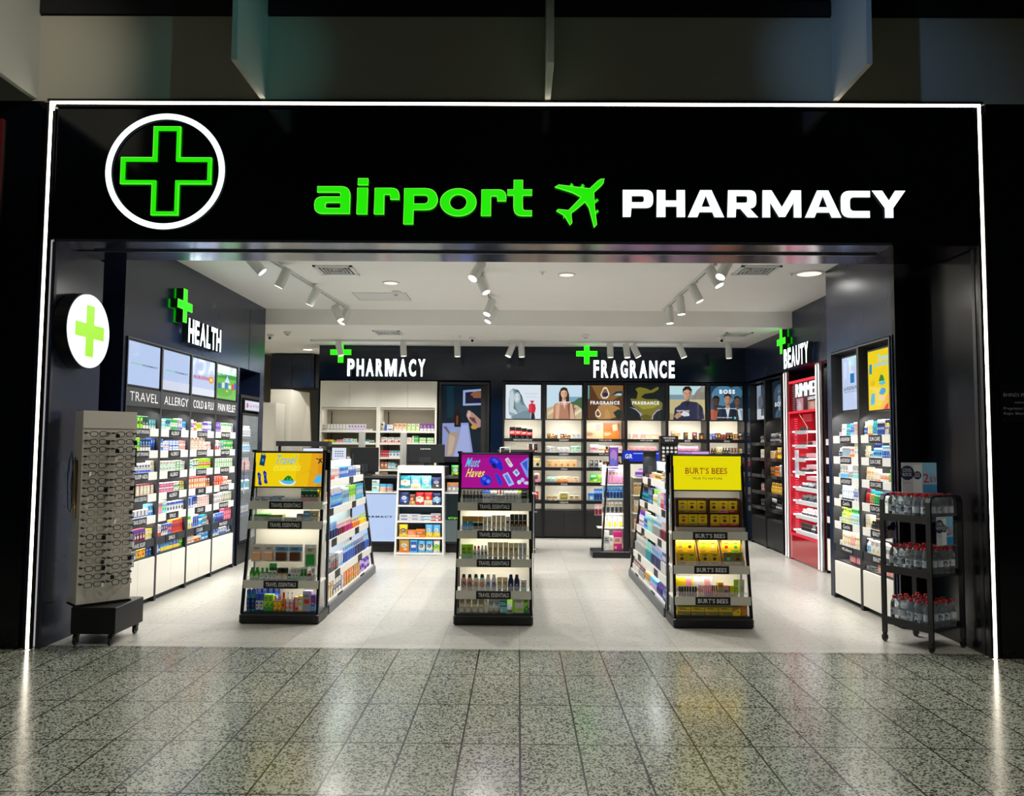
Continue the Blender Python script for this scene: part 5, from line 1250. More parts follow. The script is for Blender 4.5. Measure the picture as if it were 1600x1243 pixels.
        m.lathe([(w*.46, 0), (w*.5, h*.03), (w*.5, h*.62), (w*.42, h*.66), (w*.16, h*.68), (w*.16, h*.72)], G, 16, sy=.55, sq=.55)
        m.rect(-w*.25, w*.25, h*.2, h*.42, -w*.275-e, B)
        q = MB(); q.lathe([(w*.2, h*.71), (w*.21, h*.73), (w*.21, h*.98), (w*.18, h)], M(CN[c3], .25, .6), 12); parts.append(('cap', q.mesh('cap')))
    elif kind == 'v':
        r = w/2; m.lathe([(r, 0), (r, h*.45)], A, 10); m.lathe([(r*.9, h*.45), (r*.9, h*.5)], M('#c8a860', .3, .8), 10, cap=False); m.lathe([(r*.95, h*.5), (r*.95, h)], B, 10)
    elif kind == 'e':
        m.box(-w/2, w/2, -d/2, d/2, 0, h*.35, A, .002); m.add([(-w/2, -d/2, h*.35), (w/2, -d/2, h*.35), (w/2, d/2, h), (-w/2, d/2, h), (w/2, d/2, h*.35), (-w/2, d/2, h*.35)], [(0, 1, 2, 3), (1, 4, 2), (5, 0, 3)], B)
        for k in range(5):
            x = -w*.4+w*.2*k; m.box(x-w*.06, x+w*.06, -d*.3, -d*.1, h*.35, h*.85, D)
    elif kind == 'u':
        n = 10; P = [(w*.2, 0), (w*.46, h*.06), (w*.5, h*.3), (w*.44, h*.6), (w*.3, h*.85), (w*.05, h)]
        m.lathe(P, [A, B, A, B, A], 12, sy=d/w, sq=.9); m.flat(ell(0, h*.4, w*.2, h*.15, 10), -d*.46, D)
    elif kind == 'k':
        m.box(-w/2, w/2, -.002, .002, 0, h, A); m.rect(-w/2+.002, w/2-.002, h*.5, h*.98, -.0027, B); m.flat([(w*.1, h*.5), (w*.4, h*.55), (w*.35, h*.95), (w*.05, h*.9)], -.0034, D); bars(m, -w*.45, 0, h*.4, -.0027, ink, 3, h*.03, rr)
    r = (m.mesh(NOUN[kind][0]), parts)
    _pm[key] = r
    return r
BOXN = {'TRAVEL bay': 'travel_remedy_box', 'ALLERGY': 'allergy_remedy_box', 'COLD': 'cold_remedy_box', 'PAIN': 'painkiller_box', 'dispensary': 'medicine_box', 'ledge': 'medicine_box', 'counter': 'medicine_box', 'snack': 'snack_box', 'display': 'toiletry_box', 'left shelving run': 'healthcare_box', 'right shelving run': 'haircare_box', 'ROCHE': 'skincare_box', 'SUN CARE': 'sun_care_box', 'tower': 'gift_box'}
def hash_(k):
    v = 7
    for ch in repr(k): v = (v*131+ord(ch)) % 1000003
    return v
ORD = 'first second third fourth fifth sixth seventh eighth ninth tenth eleventh twelfth thirteenth fourteenth fifteenth sixteenth seventeenth eighteenth nineteenth twentieth'.split()
def ordn(i):
    if i < 20: return ORD[i]
    t, u = divmod(i+1, 10)
    return {2: 'twenty', 3: 'thirty', 4: 'forty', 5: 'fifty', 6: 'sixty'}[t]+('-'+ORD[u-1] if u else 'th')
DD = dict(b=.05, f=.05, o=None, r=None, q=None, p=None, c=None, j=None, t=None, g=.05, h=.02, m=.006, n=None, v=None, e=.09, u=.08, k=.01)
CW = {'dgreen': 'dark green', 'aqua': 'pale aqua', 'lime': 'lime green', 'sky': 'sky blue', 'navy': 'navy'}
def row(F, unit, shelf_nm, u0, u1, w, v, spec, parts=False, jit=.0015, fill=False, hmax=9, lean=0):
    """spec: 'b3 .05x.12 navy/white/red x2 s4; _.05; t2 ...'; left to right as the viewer facing the unit sees it"""
    (loc, rz) = F
    items = []; tot = 0
    for s in spec.split(';'):
        s = s.strip()
        if not s: continue
        if s[0] == '_': items.append(('gap', float(s[1:]))); tot += float(s[1:]); continue
        tk = s.split(); kind = tk[0][0]; n = int(tk[0][1:]); W, H = [float(a) for a in tk[1].split('x')]; cs = tk[2].split('/')
        cs = (cs+[cs[-1]]*3)[:3] if len(cs) < 3 else cs
        st = 1; sty = None; dd = DD[kind]; dz = 0
        for o in tk[3:]:
            if o[0] == 'x': st = int(o[1:])
            elif o[0] == 's': sty = int(o[1:])
            elif o[0] == 'd': dd = float(o[1:])
            elif o[0] == 'z': dz = float(o[1:])
        H = min(H, hmax/st)
        if sty is None: sty = hash_((unit, shelf_nm, s)) % 6
        for k in range(n):
            items.append((kind, W, H, cs, st, sty, dd, dz)); tot += W+.002
    avail = u1-u0; sc = min(1, avail/tot); extra = 0
    nI = sum(1 for i in items if i[0] != 'gap')
    if fill and tot < avail: extra = (avail-tot)/max(1, nI)
    u = u0; cnt = 0
    for it in items:
        if it[0] == 'gap': u += it[1]*sc; continue
        kind, W, H, cs, st, sty, dd, dz = it
        W2 = W*sc; D2 = dd if dd else (W2*.6 if kind in 'qn' else W2*.9 if kind == 't' else W2)
        body, pts = product(kind, W2, H, D2, cs[0], cs[1], cs[2], sty)
        a, b = CW.get(cs[0], cs[0]), CW.get(cs[1], cs[1])
        col = a if cs[0] == cs[1] else a+' and '+b
        nm, cat, plural = NOUN[kind]
        if kind == 'b':
            for kk, vv in BOXN.items():
                if kk in unit: nm = vv; break
        for k in range(st):
            P = world_of(loc, rz, u+W2/2+.001*sc+extra/2, v+D2/2+rnd.uniform(0, jit*2), w+k*(H+.0008)+dz)
            o = bpy.data.objects.new(nm, body); COL.objects.link(o); o.location = P; o.rotation_euler = (lean, 0, rz+rnd.uniform(-.02, .02))
            stk = '' if st == 1 else (['lower ', 'upper '][k] if st == 2 else ['bottom ', 'middle ', 'top '][min(k, 2)] if st == 3 else ordn(k)+'-from-bottom ')
            L = f"{stk}{col} {SING[kind]}, {ordn(cnt)} from left, {shelf_nm}, {unit}"
            tag(o, L, cat, f"{col} {plural} on the {shelf_nm}, {unit}")
            if parts:
                for pn, pm in pts:
                    q = bpy.data.objects.new(pn, pm); COL.objects.link(q); q.parent = o
            else:
                for pn, pm in pts:
                    q = bpy.data.objects.new(pn, pm); COL.objects.link(q); q.parent = o
        u += W2+.002*sc+extra; cnt += 1
def look_bay(name): return next(v for k, v in FRAMES.items() if name in k)
SN = ['top shelf', 'second shelf', 'third shelf', 'fourth shelf', 'fifth shelf', 'sixth shelf', 'bottom shelf']
BZ = LZ+[.446]
BAYS = {
 'TRAVEL': ['b2 .045x.13 navy/red/white;b1 .02x.13 red/maroon;b4 .05x.125 green/lime/black;b2 .05x.125 dgreen/white/navy;b3 .04x.10 teal/white/green',
            'b2 .05x.13 lime/yellow/green;b2 .045x.12 navy/green/white;b2 .05x.13 lime/green/white;b4 .045x.12 navy/white/sky;b2 .04x.13 blue/navy',
            'b10 .055x.10 white/blue/navy s0 ; b2 .04x.12 cream/grey/white',
            'g3 .08x.10 white/sky/blue;b6 .075x.11 maroon/cream/white s5',
            'b3 .06x.08 white/aqua/sky;b5 .07x.075 cream/blue/white s2;b2 .05x.06 sky/white/blue x2',
            'b9 .055x.12 maroon/purple/white s1;b2 .07x.05 yellow/cream/white x2',
            'b2 .06x.10 sky/white/blue;b2 .09x.09 white/navy/sky;b2 .08x.08 yellow/orange/red;b2 .05x.10 blue/navy/sky'],
 'ALLERGY': ['b3 .05x.11 white/mint/sky;b2 .05x.12 teal/white/navy;b3 .055x.12 green/white/teal;b2 .05x.13 white/purple/navy;b2 .045x.10 sky/white/blue',
             'b2 .06x.12 blue/white/sky s3;b2 .06x.05 white/lilac/purple x2;b3 .07x.055 blue/white/sky x2;b3 .05x.055 rose/white/grey x2',
             'b6 .065x.055 white/mint/olive x2 s0;b2 .07x.055 white/green/dgreen x2;b1 .06x.05 white/grey/green x2',
             'b6 .06x.05 white/magenta/pink x2 s5;b2 .06x.05 white/green/dgreen x2;b2 .05x.05 orange/green/white x2',
             'b4 .04x.12 rose/pink/white;b2 .05x.13 aqua/white/green;b6 .07x.11 white/blue/navy s1',
             'b3 .05x.12 white/red/pink;b3 .05x.11 navy/white/red;b2 .05x.11 blue/red/white;b6 .045x.14 orange/red/maroon',
             'b2 .07x.14 blue/white/sky;b3 .065x.15 sky/yellow/blue s0;b3 .07x.15 blue/yellow/white s0;b1 .07x.14 green/lime/yellow'],
 'COLD & FLU': ['b3 .045x.13 white/purple/blue;b2 .04x.11 lilac/orange/white;b3 .045x.10 lime/white/red;b3 .05x.11 purple/white/lilac;b2 .05x.06 white/blue x2',
                'b5 .08x.05 white/peach/orange x3 s0;b2 .07x.05 white/rose/red x2;',
                'b2 .07x.055 teal/white/green x2;b2 .07x.055 white/dgreen/green x2;b5 .065x.12 lime/red/green s3',
                'b8 .06x.13 red/cream/orange s5;b2 .05x.13 maroon/orange/white',
                'b3 .06x.12 blue/white/navy s2;b2 .05x.13 navy/white/blue;b6 .05x.06 white/rose/orange x2',
                'o2 .045x.13 white/yellow/green;o2 .045x.14 yellow/white/green;b3 .05x.14 white/blue/navy;o2 .045x.12 white/sky/blue;b2 .06x.06 teal/white/red x2;b1 .05x.06 red/white',
                'b3 .09x.05 white/orange/grey x2;b2 .10x.05 orange/white/brown;b2 .11x.05 sky/blue/white x2'],
 'PAIN RELIEF': ['b4 .05x.06 purple/lilac/white x2 s3;b6 .045x.12 white/green/lime s1;b1 .05x.12 grey/purple',
                 'b3 .05x.12 white/red/pink;b2 .05x.11 grey/teal/white;b4 .06x.06 green/white/lime x2',
                 'b9 .065x.055 white/green/lime x2 s2',
                 'b5 .06x.055 red/orange/white x2;b2 .06x.05 white/orange/red x2;b2 .05x.05 white/grey',
                 'b5 .055x.11 white/grey/rose;b5 .05x.12 white/olive/green s2',
                 'b2 .06x.11 teal/white/blue;b5 .05x.10 blue/navy/red;b4 .055x.055 pink/red/white x3',
                 'b3 .08x.09 blue/white/sky s4;b3 .07x.08 white/blue/sky;b2 .07x.09 navy/white/blue'],
}
for nm, rows in BAYS.items():
    F = look_bay('headed '+nm+' ')
    for k, s in enumerate(rows):
        row(F, nm+' bay', SN[k], .022, LW-.022, BZ[k]+.001, .035, s, fill=True, hmax=.18 if k < 6 else .118)
# drinks cooler
F = ((-3.53, 3.98, 0), PI/2)
for k, (z, s) in enumerate([(1.62, 'o7 .06x.15 clear/grey/white'), (1.42, 'o7 .06x.14 clear/sky/white'), (1.18, 'o3 .06x.17 teal/white/navy;o4 .06x.17 pink/rose/white'), (.92, 'o7 .06x.19 clear/teal/navy'), (.60, 'o7 .06x.20 navy/grey/black')]):
    row(F, 'drinks cooler', SN[k], .05, .65, z+.001, .08, s, fill=True)
# right front cabinet
F1 = look_bay('LA ROCHE-POSAY'); F2 = look_bay('SUN CARE labels')
CZ2 = CZ+[.397]
R1 = ['_.10;b1 .04x.05 lilac/white;t3 .045x.13 white/grey/white;t3 .05x.13 teal/white/sky;b2 .05x.13 sky/blue/white;b2 .045x.14 white/rose/grey;b2 .045x.13 white/blue',
      '_.06;o2 .04x.10 white/navy/white;b4 .05x.11 white/grey/sky;b2 .05x.11 white/orange/red;b3 .05x.15 white/cream/grey',
      '_.06;b1 .04x.05 white/grey;b3 .07x.14 white/sky/grey;p2 .05x.14 white/grey/white;b4 .055x.14 white/aqua/grey',
      '_.05;b1 .04x.05 white/grey;t6 .055x.15 white/sky/navy;b2 .05x.14 white/blue/navy;b2 .045x.15 blue/white/navy',
      '_.05;b1 .05x.05 white/grey;p2 .055x.16 lime/white/lime;p2 .055x.15 yellow/white/lime;p4 .05x.16 aqua/white/green;p2 .05x.15 white/aqua/sky',
      '_.05;b1 .03x.05 white/grey;t4 .055x.16 cream/rose/white;t2 .055x.16 rose/peach/white;t4 .055x.16 cream/tan/white',
      '_.28;b2 .16x.12 maroon/rose/pink d.1 s5']
R2 = ['o2 .04x.14 white/blue/white;t3 .05x.15 cream/yellow/orange;t3 .05x.14 teal/sky/white;c5 .042x.15 navy/blue/white;c2 .045x.15 yellow/white/navy;t3 .045x.14 navy/white/blue',
      't3 .045x.12 cream/white/grey;o2 .045x.10 sky/white/navy;o4 .05x.14 white/sky/navy;c4 .05x.12 white/blue/sky;b2 .05x.14 white/grey/sky',
      't4 .055x.13 cream/orange/grey;t4 .05x.12 white/peach/orange;b3 .07x.08 white/orange/sky;t3 .045x.12 lime/white/green',
      'o2 .045x.15 brown/red/maroon;o2 .045x.14 amber/gold/teal;o4 .05x.13 dgreen/green/teal;o3 .05x.14 mint/white/navy;o2 .05x.12 white/green/blue',
      'b2 .06x.13 cream/white/grey;n2 .05x.08 black/charcoal/black;o3 .045x.16 brown/black/charcoal;v6 .025x.09 maroon/charcoal;o3 .05x.14 black/maroon/grey',
      'p2 .05x.14 white/sky/white;b3 .10x.13 white/cream/grey;b3 .08x.12 white/grey/rose',
      'b1 .14x.03 charcoal/grey;_.08;b3 .11x.11 peach/rose/brown d.1']
for k in range(7):
    row(F1, 'LA ROCHE-POSAY bay', SN[k], .03, .61, CZ2[k]+.001, .035, R1[k], hmax=.18 if k < 6 else .12)
    row(F2, 'SUN CARE bay', SN[k], .03, .61, CZ2[k]+.001, .035, R2[k], fill=True, hmax=.18 if k < 6 else .12)
F = look_bay('narrowly visible')
for k, (z, s) in enumerate([(1.63, 'b2 .05x.06 white/purple;b3 .06x.12 silver/black/white'), (1.40, 'b5 .06x.10 white/grey/black'), (1.17, 'b5 .06x.10 charcoal/grey/white'), (.93, 'b5 .06x.13 cream/tan/white'), (.68, 'o5 .06x.15 lilac/purple/white')]):
    row(F, 'narrow bay by the red stand', SN[k], .03, .40, z+.001, .035, s, fill=True)
# dispensary shelves
F = FRAMES['ph0']
row(F, 'left dispensary unit', 'top shelf', .04, .94, PZ[0]+.001, .05, 'b1 .035x.10 white/grey;_.03;b7 .05x.105 white/grey/silver s2;b6 .048x.105 white/lilac/purple s0;b1 .10x.03 white/grey', parts=False)
row(F, 'left dispensary unit', 'second shelf', .04, .94, PZ[1]+.001, .05, 'b2 .09x.045 yellow/gold/orange;b1 .05x.03 lime/green;b2 .055x.045 rose/red/white;b2 .07x.065 white/sky/blue;b2 .04x.06 mint/white/green;_.08;b1 .03x.10 white/grey;b1 .09x.05 teal/white/dgreen;b1 .09x.05 dgreen/white/teal')
row(F, 'left dispensary unit', 'third shelf', .04, .94, PZ[2]+.001, .05, 'b1 .05x.10 white/blue;_.6;b2 .08x.04 white/grey/sky')
F = FRAMES['ph1']
row(F, 'right dispensary unit', 'top shelf', .04, .94, PZ[0]+.001, .05, 'b1 .05x.15 white/grey/black;b1 .14x.105 white/blue/yellow s2;_.01;b3 .065x.125 peach/white/orange s4;b3 .065x.12 white/lime/olive s2;b4 .055x.12 purple/white/orange s0', fill=True)
row(F, 'right dispensary unit', 'second shelf', .04, .94, PZ[1]+.001, .05, 'b3 .105x.09 white/rose/brown;b2 .08x.09 white/peach/rose;b1 .11x.06 green/white/lime x2;b2 .12x.045 green/white/lime x2', fill=True)
row(F, 'right dispensary unit', 'third shelf', .04, .94, PZ[2]+.001, .05, 'b4 .034x.11 red/maroon/white s3;b3 .055x.105 white/teal/blue s1;b2 .05x.08 white/grey')
row(F, 'right dispensary unit', 'fourth shelf', .04, .94, PZ[3]+.001, .05, 'b2 .06x.13 navy/orange/white;b2 .055x.12 teal/white/sky s5;b1 .05x.1 dgreen/white')
row(F, 'right dispensary unit', 'fifth shelf', .04, .94, PZ[4]+.001, .05, 'b1 .12x.09 peach/orange/white;_.1;b2 .08x.03 white/grey')
# ledge of the counter and bag on top
F = ((-3.30, 5.30, 0), 0)
row(F, 'counter ledge', 'ledge left of snack stand', 1.20, 1.60, .856, .04, 'b1 .10x.085 white/aqua/teal x2;j1 .10x.11 white/peach/sky;j1 .09x.11 white/rose/sky')
row(F, 'counter ledge', 'ledge right of snack stand', 2.28, 2.75, .856, .04, 'b3 .065x.14 grey/orange/white s1;b2 .06x.12 silver/orange/grey')
row(F, 'counter top', 'worktop by the till', 2.32, 2.55, 1.081, .2, 'g1 .13x.16 green/lime/white d.09')
# snack stand
F = FRAMES['snack']
for k, s in enumerate(['g1 .15x.19 teal/white/cream;g1 .15x.20 sky/cream/white;g1 .15x.19 aqua/sky/white;g1 .14x.16 navy/charcoal/grey',
                       'g1 .13x.18 navy/blue/white s3;g1 .09x.15 brown/gold/orange;g1 .12x.19 red/white/cream;g1 .12x.19 red/cream/orange;g1 .12x.17 navy/sky/white',
                       'b2 .15x.045 silver/white/blue s5 d.08 x2;b1 .15x.04 white/sky/navy x2 d.08;b1 .14x.05 silver/red/white x2 d.08',
                       'g1 .13x.19 yellow/gold/brown;b1 .12x.10 orange/peach/rose;b1 .13x.11 orange/amber/white;g2 .11x.19 sky/yellow/white s0',
                       'g1 .15x.19 gold/orange/white;b1 .10x.17 sky/blue/white s5 d.05;g2 .10x.17 sky/white/navy;g1 .09x.17 white/lime/green']):
    z = SZ[k]
    row(F, 'snack stand', SN[k] if k < 4 else 'bottom shelf', -.29, .29, z+.003, .075-.05*(1-z)+.0, s, fill=True, hmax=.18)
# end displays
F = FRAMES['ecL']; lv = lambda z: .143*z+.008
def erow(F, nm, shelf_nm, z, s, fill=True): row(F, nm, shelf_nm, -.285, .285, z+.036, lv(z)+.004, s, True, fill=fill, hmax=.15 if z < .9 else .118)
N1 = 'yellow screen display'
erow(F, N1, 'top shelf', .985, 'b2 .09x.045 navy/blue/white d.09;b1 .11x.05 navy/sky/blue d.1;b3 .07x.04 grey/silver/white d.1;b4 .045x.125 dgreen/red/charcoal s0;b1 .02x.13 yellow/gold')
erow(F, N1, 'second shelf', .815, 'b1 .12x.065 green/olive/grey d.1 s1;b1 .12x.06 olive/charcoal/green d.1;_.01;b1 .10x.035 charcoal/grey;b1 .05x.07 charcoal/grey/silver;b1 .06x.048 grey/sky/white x2;b1 .06x.048 grey/yellow/white x2')
row(F, N1, 'hanging row', -.29, .16, .51, .09, 'h2 .11x.15 white/white/peach d.04;h2 .13x.15 clear/sky/brown d.04', True)
row(F, N1, 'hanging row end', .18, .29, .47, .09, 'h1 .10x.19 clear/cream/green', True)
erow(F, N1, 'third shelf', .315, 'q2 .055x.115 green/lime/green;o2 .05x.11 green/white/green;c2 .042x.17 dgreen/white/green;j2 .06x.11 olive/cream/black;o1 .035x.10 white/navy/white;b3 .035x.115 white/green/lime;b2 .035x.12 white/green/dgreen;o1 .045x.09 maroon/red/white;b1 .04x.12 white/grey')
row(F, N1, 'base shelf', -.30, .30, .097, .035, 'c2 .05x.185 teal/navy/blue;c2 .045x.15 blue/white/blue;b2 .05x.14 lime/green/yellow;o2 .045x.13 gold/yellow/orange;o1 .045x.16 gold/orange/red;p2 .045x.16 white/rose/white;b1 .05x.12 rose/red/white;b1 .045x.13 yellow/white/lime;b1 .09x.17 lilac/grey/red d.08;b1 .05x.14 purple/sky/red', True)
row(F, N1, 'rear of base shelf', -.26, .10, .096, .16, 'c4 .05x.22 navy/blue/blue', True)
F = FRAMES['ecC']; N2 = 'purple screen display'
erow(F, N2, 'top shelf', .985, 'o6 .033x.13 black/charcoal/black;c2 .036x.135 silver/white/blue;c2 .034x.135 silver/grey/white;o2 .034x.12 white/grey/rose;c4 .034x.135 silver/grey/white;c1 .036x.145 silver/white/lime;b1 .055x.15 black/charcoal')
erow(F, N2, 'second shelf', .745, 'j2 .06x.13 teal/sky/gold;j2 .055x.13 cream/black/gold;t2 .045x.13 white/gold/white;t3 .05x.14 cream/white/olive;t1 .05x.13 white/dgreen/white;b4 .045x.155 black/charcoal/gold')
erow(F, N2, 'third shelf', .505, 'b2 .065x.13 lime/green/olive s0;q2 .04x.12 white/grey/red;q2 .038x.125 white/black/silver;t4 .058x.15 cream/gold/black;t2 .055x.145 cream/olive/cream;t2 .045x.145 silver/grey/silver')
erow(F, N2, 'fourth shelf', .24, 'q2 .052x.145 rose/dgreen/dgreen;q2 .055x.145 white/orange/dgreen;q2 .05x.145 white/purple/white;t2 .048x.12 cream/gold/brown;q2 .052x.145 navy/navy/navy;_.01;b1 .05x.10 white/mint/grey')
row(F, N2, 'base shelf', -.30, .30, .097, .035, 't4 .055x.15 cream/grey/white;b1 .03x.15 cream/white;t2 .05x.12 white/sky/tan;b1 .065x.145 aqua/teal/white s3;_.04;b1 .10x.14 white/lime/grey s2;b1 .04x.14 lime/green/white', True)
row(F, N2, 'rear of base shelf', .10, .29, .096, .16, 'b1 .09x.15 lime/silver/white d.05;b1 .08x.15 lime/silver/white d.05', True)
# yellow bee products display
F = FRAMES['ecR']; N3 = "bee display"
t = empty('wooden_tray', world_of(F[0], 0, 0, .112, .792), 0, 'brown wooden tiered tray standing on the top shelf under the yellow screen', 'tray')
WOOD = noisy(M('#9a6c34', .6, name='light_wood'), 8, .2); DWOOD = noisy(M('#3c1c0e', .5, name='dark_wood'), 8, .2)
MB().box(-.285, .285, 0, .14, 0, .045, WOOD).build('base', t)
for x in (-.285, -.01, .265): MB().box(x, x+.02, .02, .16, .045, .29, DWOOD).build('divider', t)
MB().box(-.265, .265, .145, .16, .045, .29, DWOOD).build('back_panel', t)
for z, y in ((.055, .05), (.165, .09)): MB().box(-.265, .265, y, .145, z-.008, z, DWOOD).build('ledge', t)
for k, (z, y, s1, s2) in enumerate([(.056, .052, 'm1 .08x.10 yellow/gold/red;m1 .08x.10 yellow/gold/green;m1 .08x.10 yellow/olive/orange', 'm1 .08x.10 yellow/orange/brown;m2 .08x.10 yellow/red/maroon'),
                                    (.166, .092, 'm1 .08x.105 yellow/gold/grey;m2 .08x.105 yellow/gold/maroon', 'm1 .08x.105 yellow/gold/brown;m1 .08x.105 yellow/pink/magenta;m1 .08x.105 yellow/red/maroon')]):
    row(F, N3, ['lower', 'upper'][k]+' tier left half', -.262, -.013,   .792+z, .112+y-.035, s1, True, fill=True)
    row(F, N3, ['lower', 'upper'][k]+' tier right half', .013, .262,   .792+z, .112+y-.035, s2, True, fill=True)
for i, x in enumerate((-.20, 0, .20)):
    t = empty('counter_box', world_of(F[0], 0, x, lv(.47), .507), 0, ['left', 'middle', 'right'][i]+' slanted cardboard counter box of yellow lip balm cards on the bee display', 'box', None)
    CB = noisy(M('#b88a3c', .7, name='kraft_card'), 10, .1)
    MB().box(-.092, .092, 0, .13, 0, .012, CB).build('base', t)
    for sx in (-.092, .086):
        MB().add([(sx, 0, .012), (sx+.006, 0, .012), (sx+.006, .13, .012), (sx, .13, .012), (sx, .0, .05), (sx+.006, .0, .05), (sx+.006, .13, .22), (sx, .13, .22)], [(0, 1, 5, 4), (1, 2, 6, 5), (2, 3, 7, 6), (3, 0, 4, 7), (4, 5, 6, 7)], CB).build('side_panel', t)
    MB().box(-.086, .086, .125, .13, .012, .22, CB).build('back_panel', t); MB().box(-.086, .086, .06, .125, .10, .108, CB).build('ledge', t)
    row(F, N3, 'front of '+['left', 'middle', 'right'][i]+' box', x-.084, x+.084, .5215, lv(.47)+.022, ['m1 .08x.105 yellow/tan/brown;m1 .08x.105 yellow/yellow/lime', 'm2 .08x.105 yellow/gold/brown', 'm1 .08x.105 olive/gold/aqua;m1 .08x.105 olive/gold/maroon'][i], True)
    row(F, N3, 'back of '+['left', 'middle', 'right'][i]+' box', x-.084, x+.084, .616, lv(.47)+.085, ['m1 .08x.105 yellow/yellow/gold;m1 .08x.105 yellow/yellow/brown', 'm1 .08x.105 yellow/yellow/lime;m1 .08x.105 yellow/yellow/cream', 'm1 .08x.105 yellow/yellow/red;m1 .08x.105 yellow/lime/green'][i], True)
row(F, N3, 'back of third shelf', -.30, .03, .251, .12, 'k1 .16x.16 white/yellow/pink;k1 .16x.16 white/white/rose', True)
erow(F, N3, 'third shelf', .215, 'v7 .024x.09 maroon/charcoal;_.01;v3 .017x.10 peach/rose;v4 .017x.10 magenta/pink;v3 .017x.10 red/maroon;b1 .055x.125 yellow/gold/grey s5;b1 .045x.10 pink/grey/magenta;b1 .055x.10 yellow/olive/lime;t1 .05x.16 lime/cream/yellow;t1 .055x.16 cream/mint/cream', False)
row(F, N3, 'base shelf', -.30, .30, .097, .035, 'b4 .112x.105 olive/yellow/orange d.08 s3;b1 .07x.125 gold/yellow/orange;b1 .05x.125 gold/orange/yellow', True, fill=True)
# shelving runs, seen from the middle aisle
FL, FR = FRAMES['runL'], FRAMES['runR']
gv = lambda z: .16*(z/1.2)+.02
NL, NR = 'left shelving run', 'right shelving run'
GS = ['top shelf', 'second shelf', 'third shelf', 'fourth shelf', 'bottom shelf']
SL = ['b3 .05x.13 white/blue/sky;o2 .05x.13 yellow/lime/white;b8 .055x.13 white/red/rose;b3 .055x.12 white/pink/red;b6 .06x.13 sky/blue/white;b6 .055x.12 blue/white/navy;b4 .05x.12 white/navy/sky',
      'p2 .06x.15 sky/blue/green;b3 .06x.16 orange/yellow/white;b3 .05x.17 white/red/blue;o8 .05x.19 blue/sky/white;b5 .05x.17 white/sky/navy;b5 .055x.18 lime/white/green;b6 .055x.18 teal/sky/white',
      'h3 .08x.15 white/sky/blue;h4 .09x.16 sky/blue/navy;h3 .08x.14 white/pink/maroon;h4 .08x.14 white/rose/magenta;h4 .08x.12 cream/gold/orange;h4 .08x.12 lime/white/yellow',
      'b3 .09x.17 grey/charcoal/black d.08;b3 .09x.15 charcoal/grey/red d.08;b3 .07x.14 white/sky/pink;h6 .08x.20 white/sky/blue;h6 .08x.2 white/blue/navy;h3 .08x.18 sky/white/blue',
      'b3 .06x.14 cream/orange/white;b3 .08x.16 white/navy/yellow d.08;b1 .09x.17 white/lilac/grey d.08;b4 .08x.14 orange/gold/cream d.08;b3 .08x.14 gold/orange/white;u2 .12x.15 purple/lilac/magenta;u2 .12x.15 lilac/purple/white']
SR = ['_.30;b3 .05x.05 pink/magenta/white;b4 .05x.08 peach/cream/gold;o6 .05x.11 cream/gold/black;o5 .045x.10 charcoal/cream/gold;b4 .06x.20 blue/navy/white;c5 .06x.21 aqua/mint/mint;c4 .06x.20 mint/white/aqua',
      'o8 .05x.17 navy/teal/black;b4 .06x.17 navy/sky/white;o5 .055x.17 white/cream/lime;b3 .055x.16 white/aqua/pink;b3 .05x.17 rose/red/white;b3 .05x.17 purple/lilac/white;o6 .05x.17 aqua/lilac/teal;b4 .05x.16 white/aqua/sky',
      'o5 .06x.18 lilac/white/purple;o4 .06x.19 sky/blue/white;b5 .06x.17 mint/aqua/white;h6 .07x.18 white/sky/grey;h5 .07x.18 rose/white/maroon;h4 .07x.18 rose/maroon/white',
      'h9 .07x.24 white/silver/grey;h4 .08x.22 aqua/mint/teal;h6 .08x.23 lilac/sky/navy;h5 .08x.22 navy/lilac/white',
      'h6 .08x.12 charcoal/rose/white;h5 .08x.12 maroon/charcoal/grey;b4 .08x.10 gold/white/orange;j5 .08x.10 white/lilac/sky;u4 .10x.12 navy/purple/charcoal;b3 .08x.10 navy/blue/white']
for k in range(5):
    hm = [.19, .195, .20, .205, .145][k]; row(FL, NL, GS[k], .05, 2.2, GZ[k]+.001, gv(GZ[k]), SL[k], fill=True, hmax=hm)
    row(FR, NR, GS[k], .05, 2.15, GZ[k]+.001, gv(GZ[k]), SR[k], fill=True, hmax=hm)
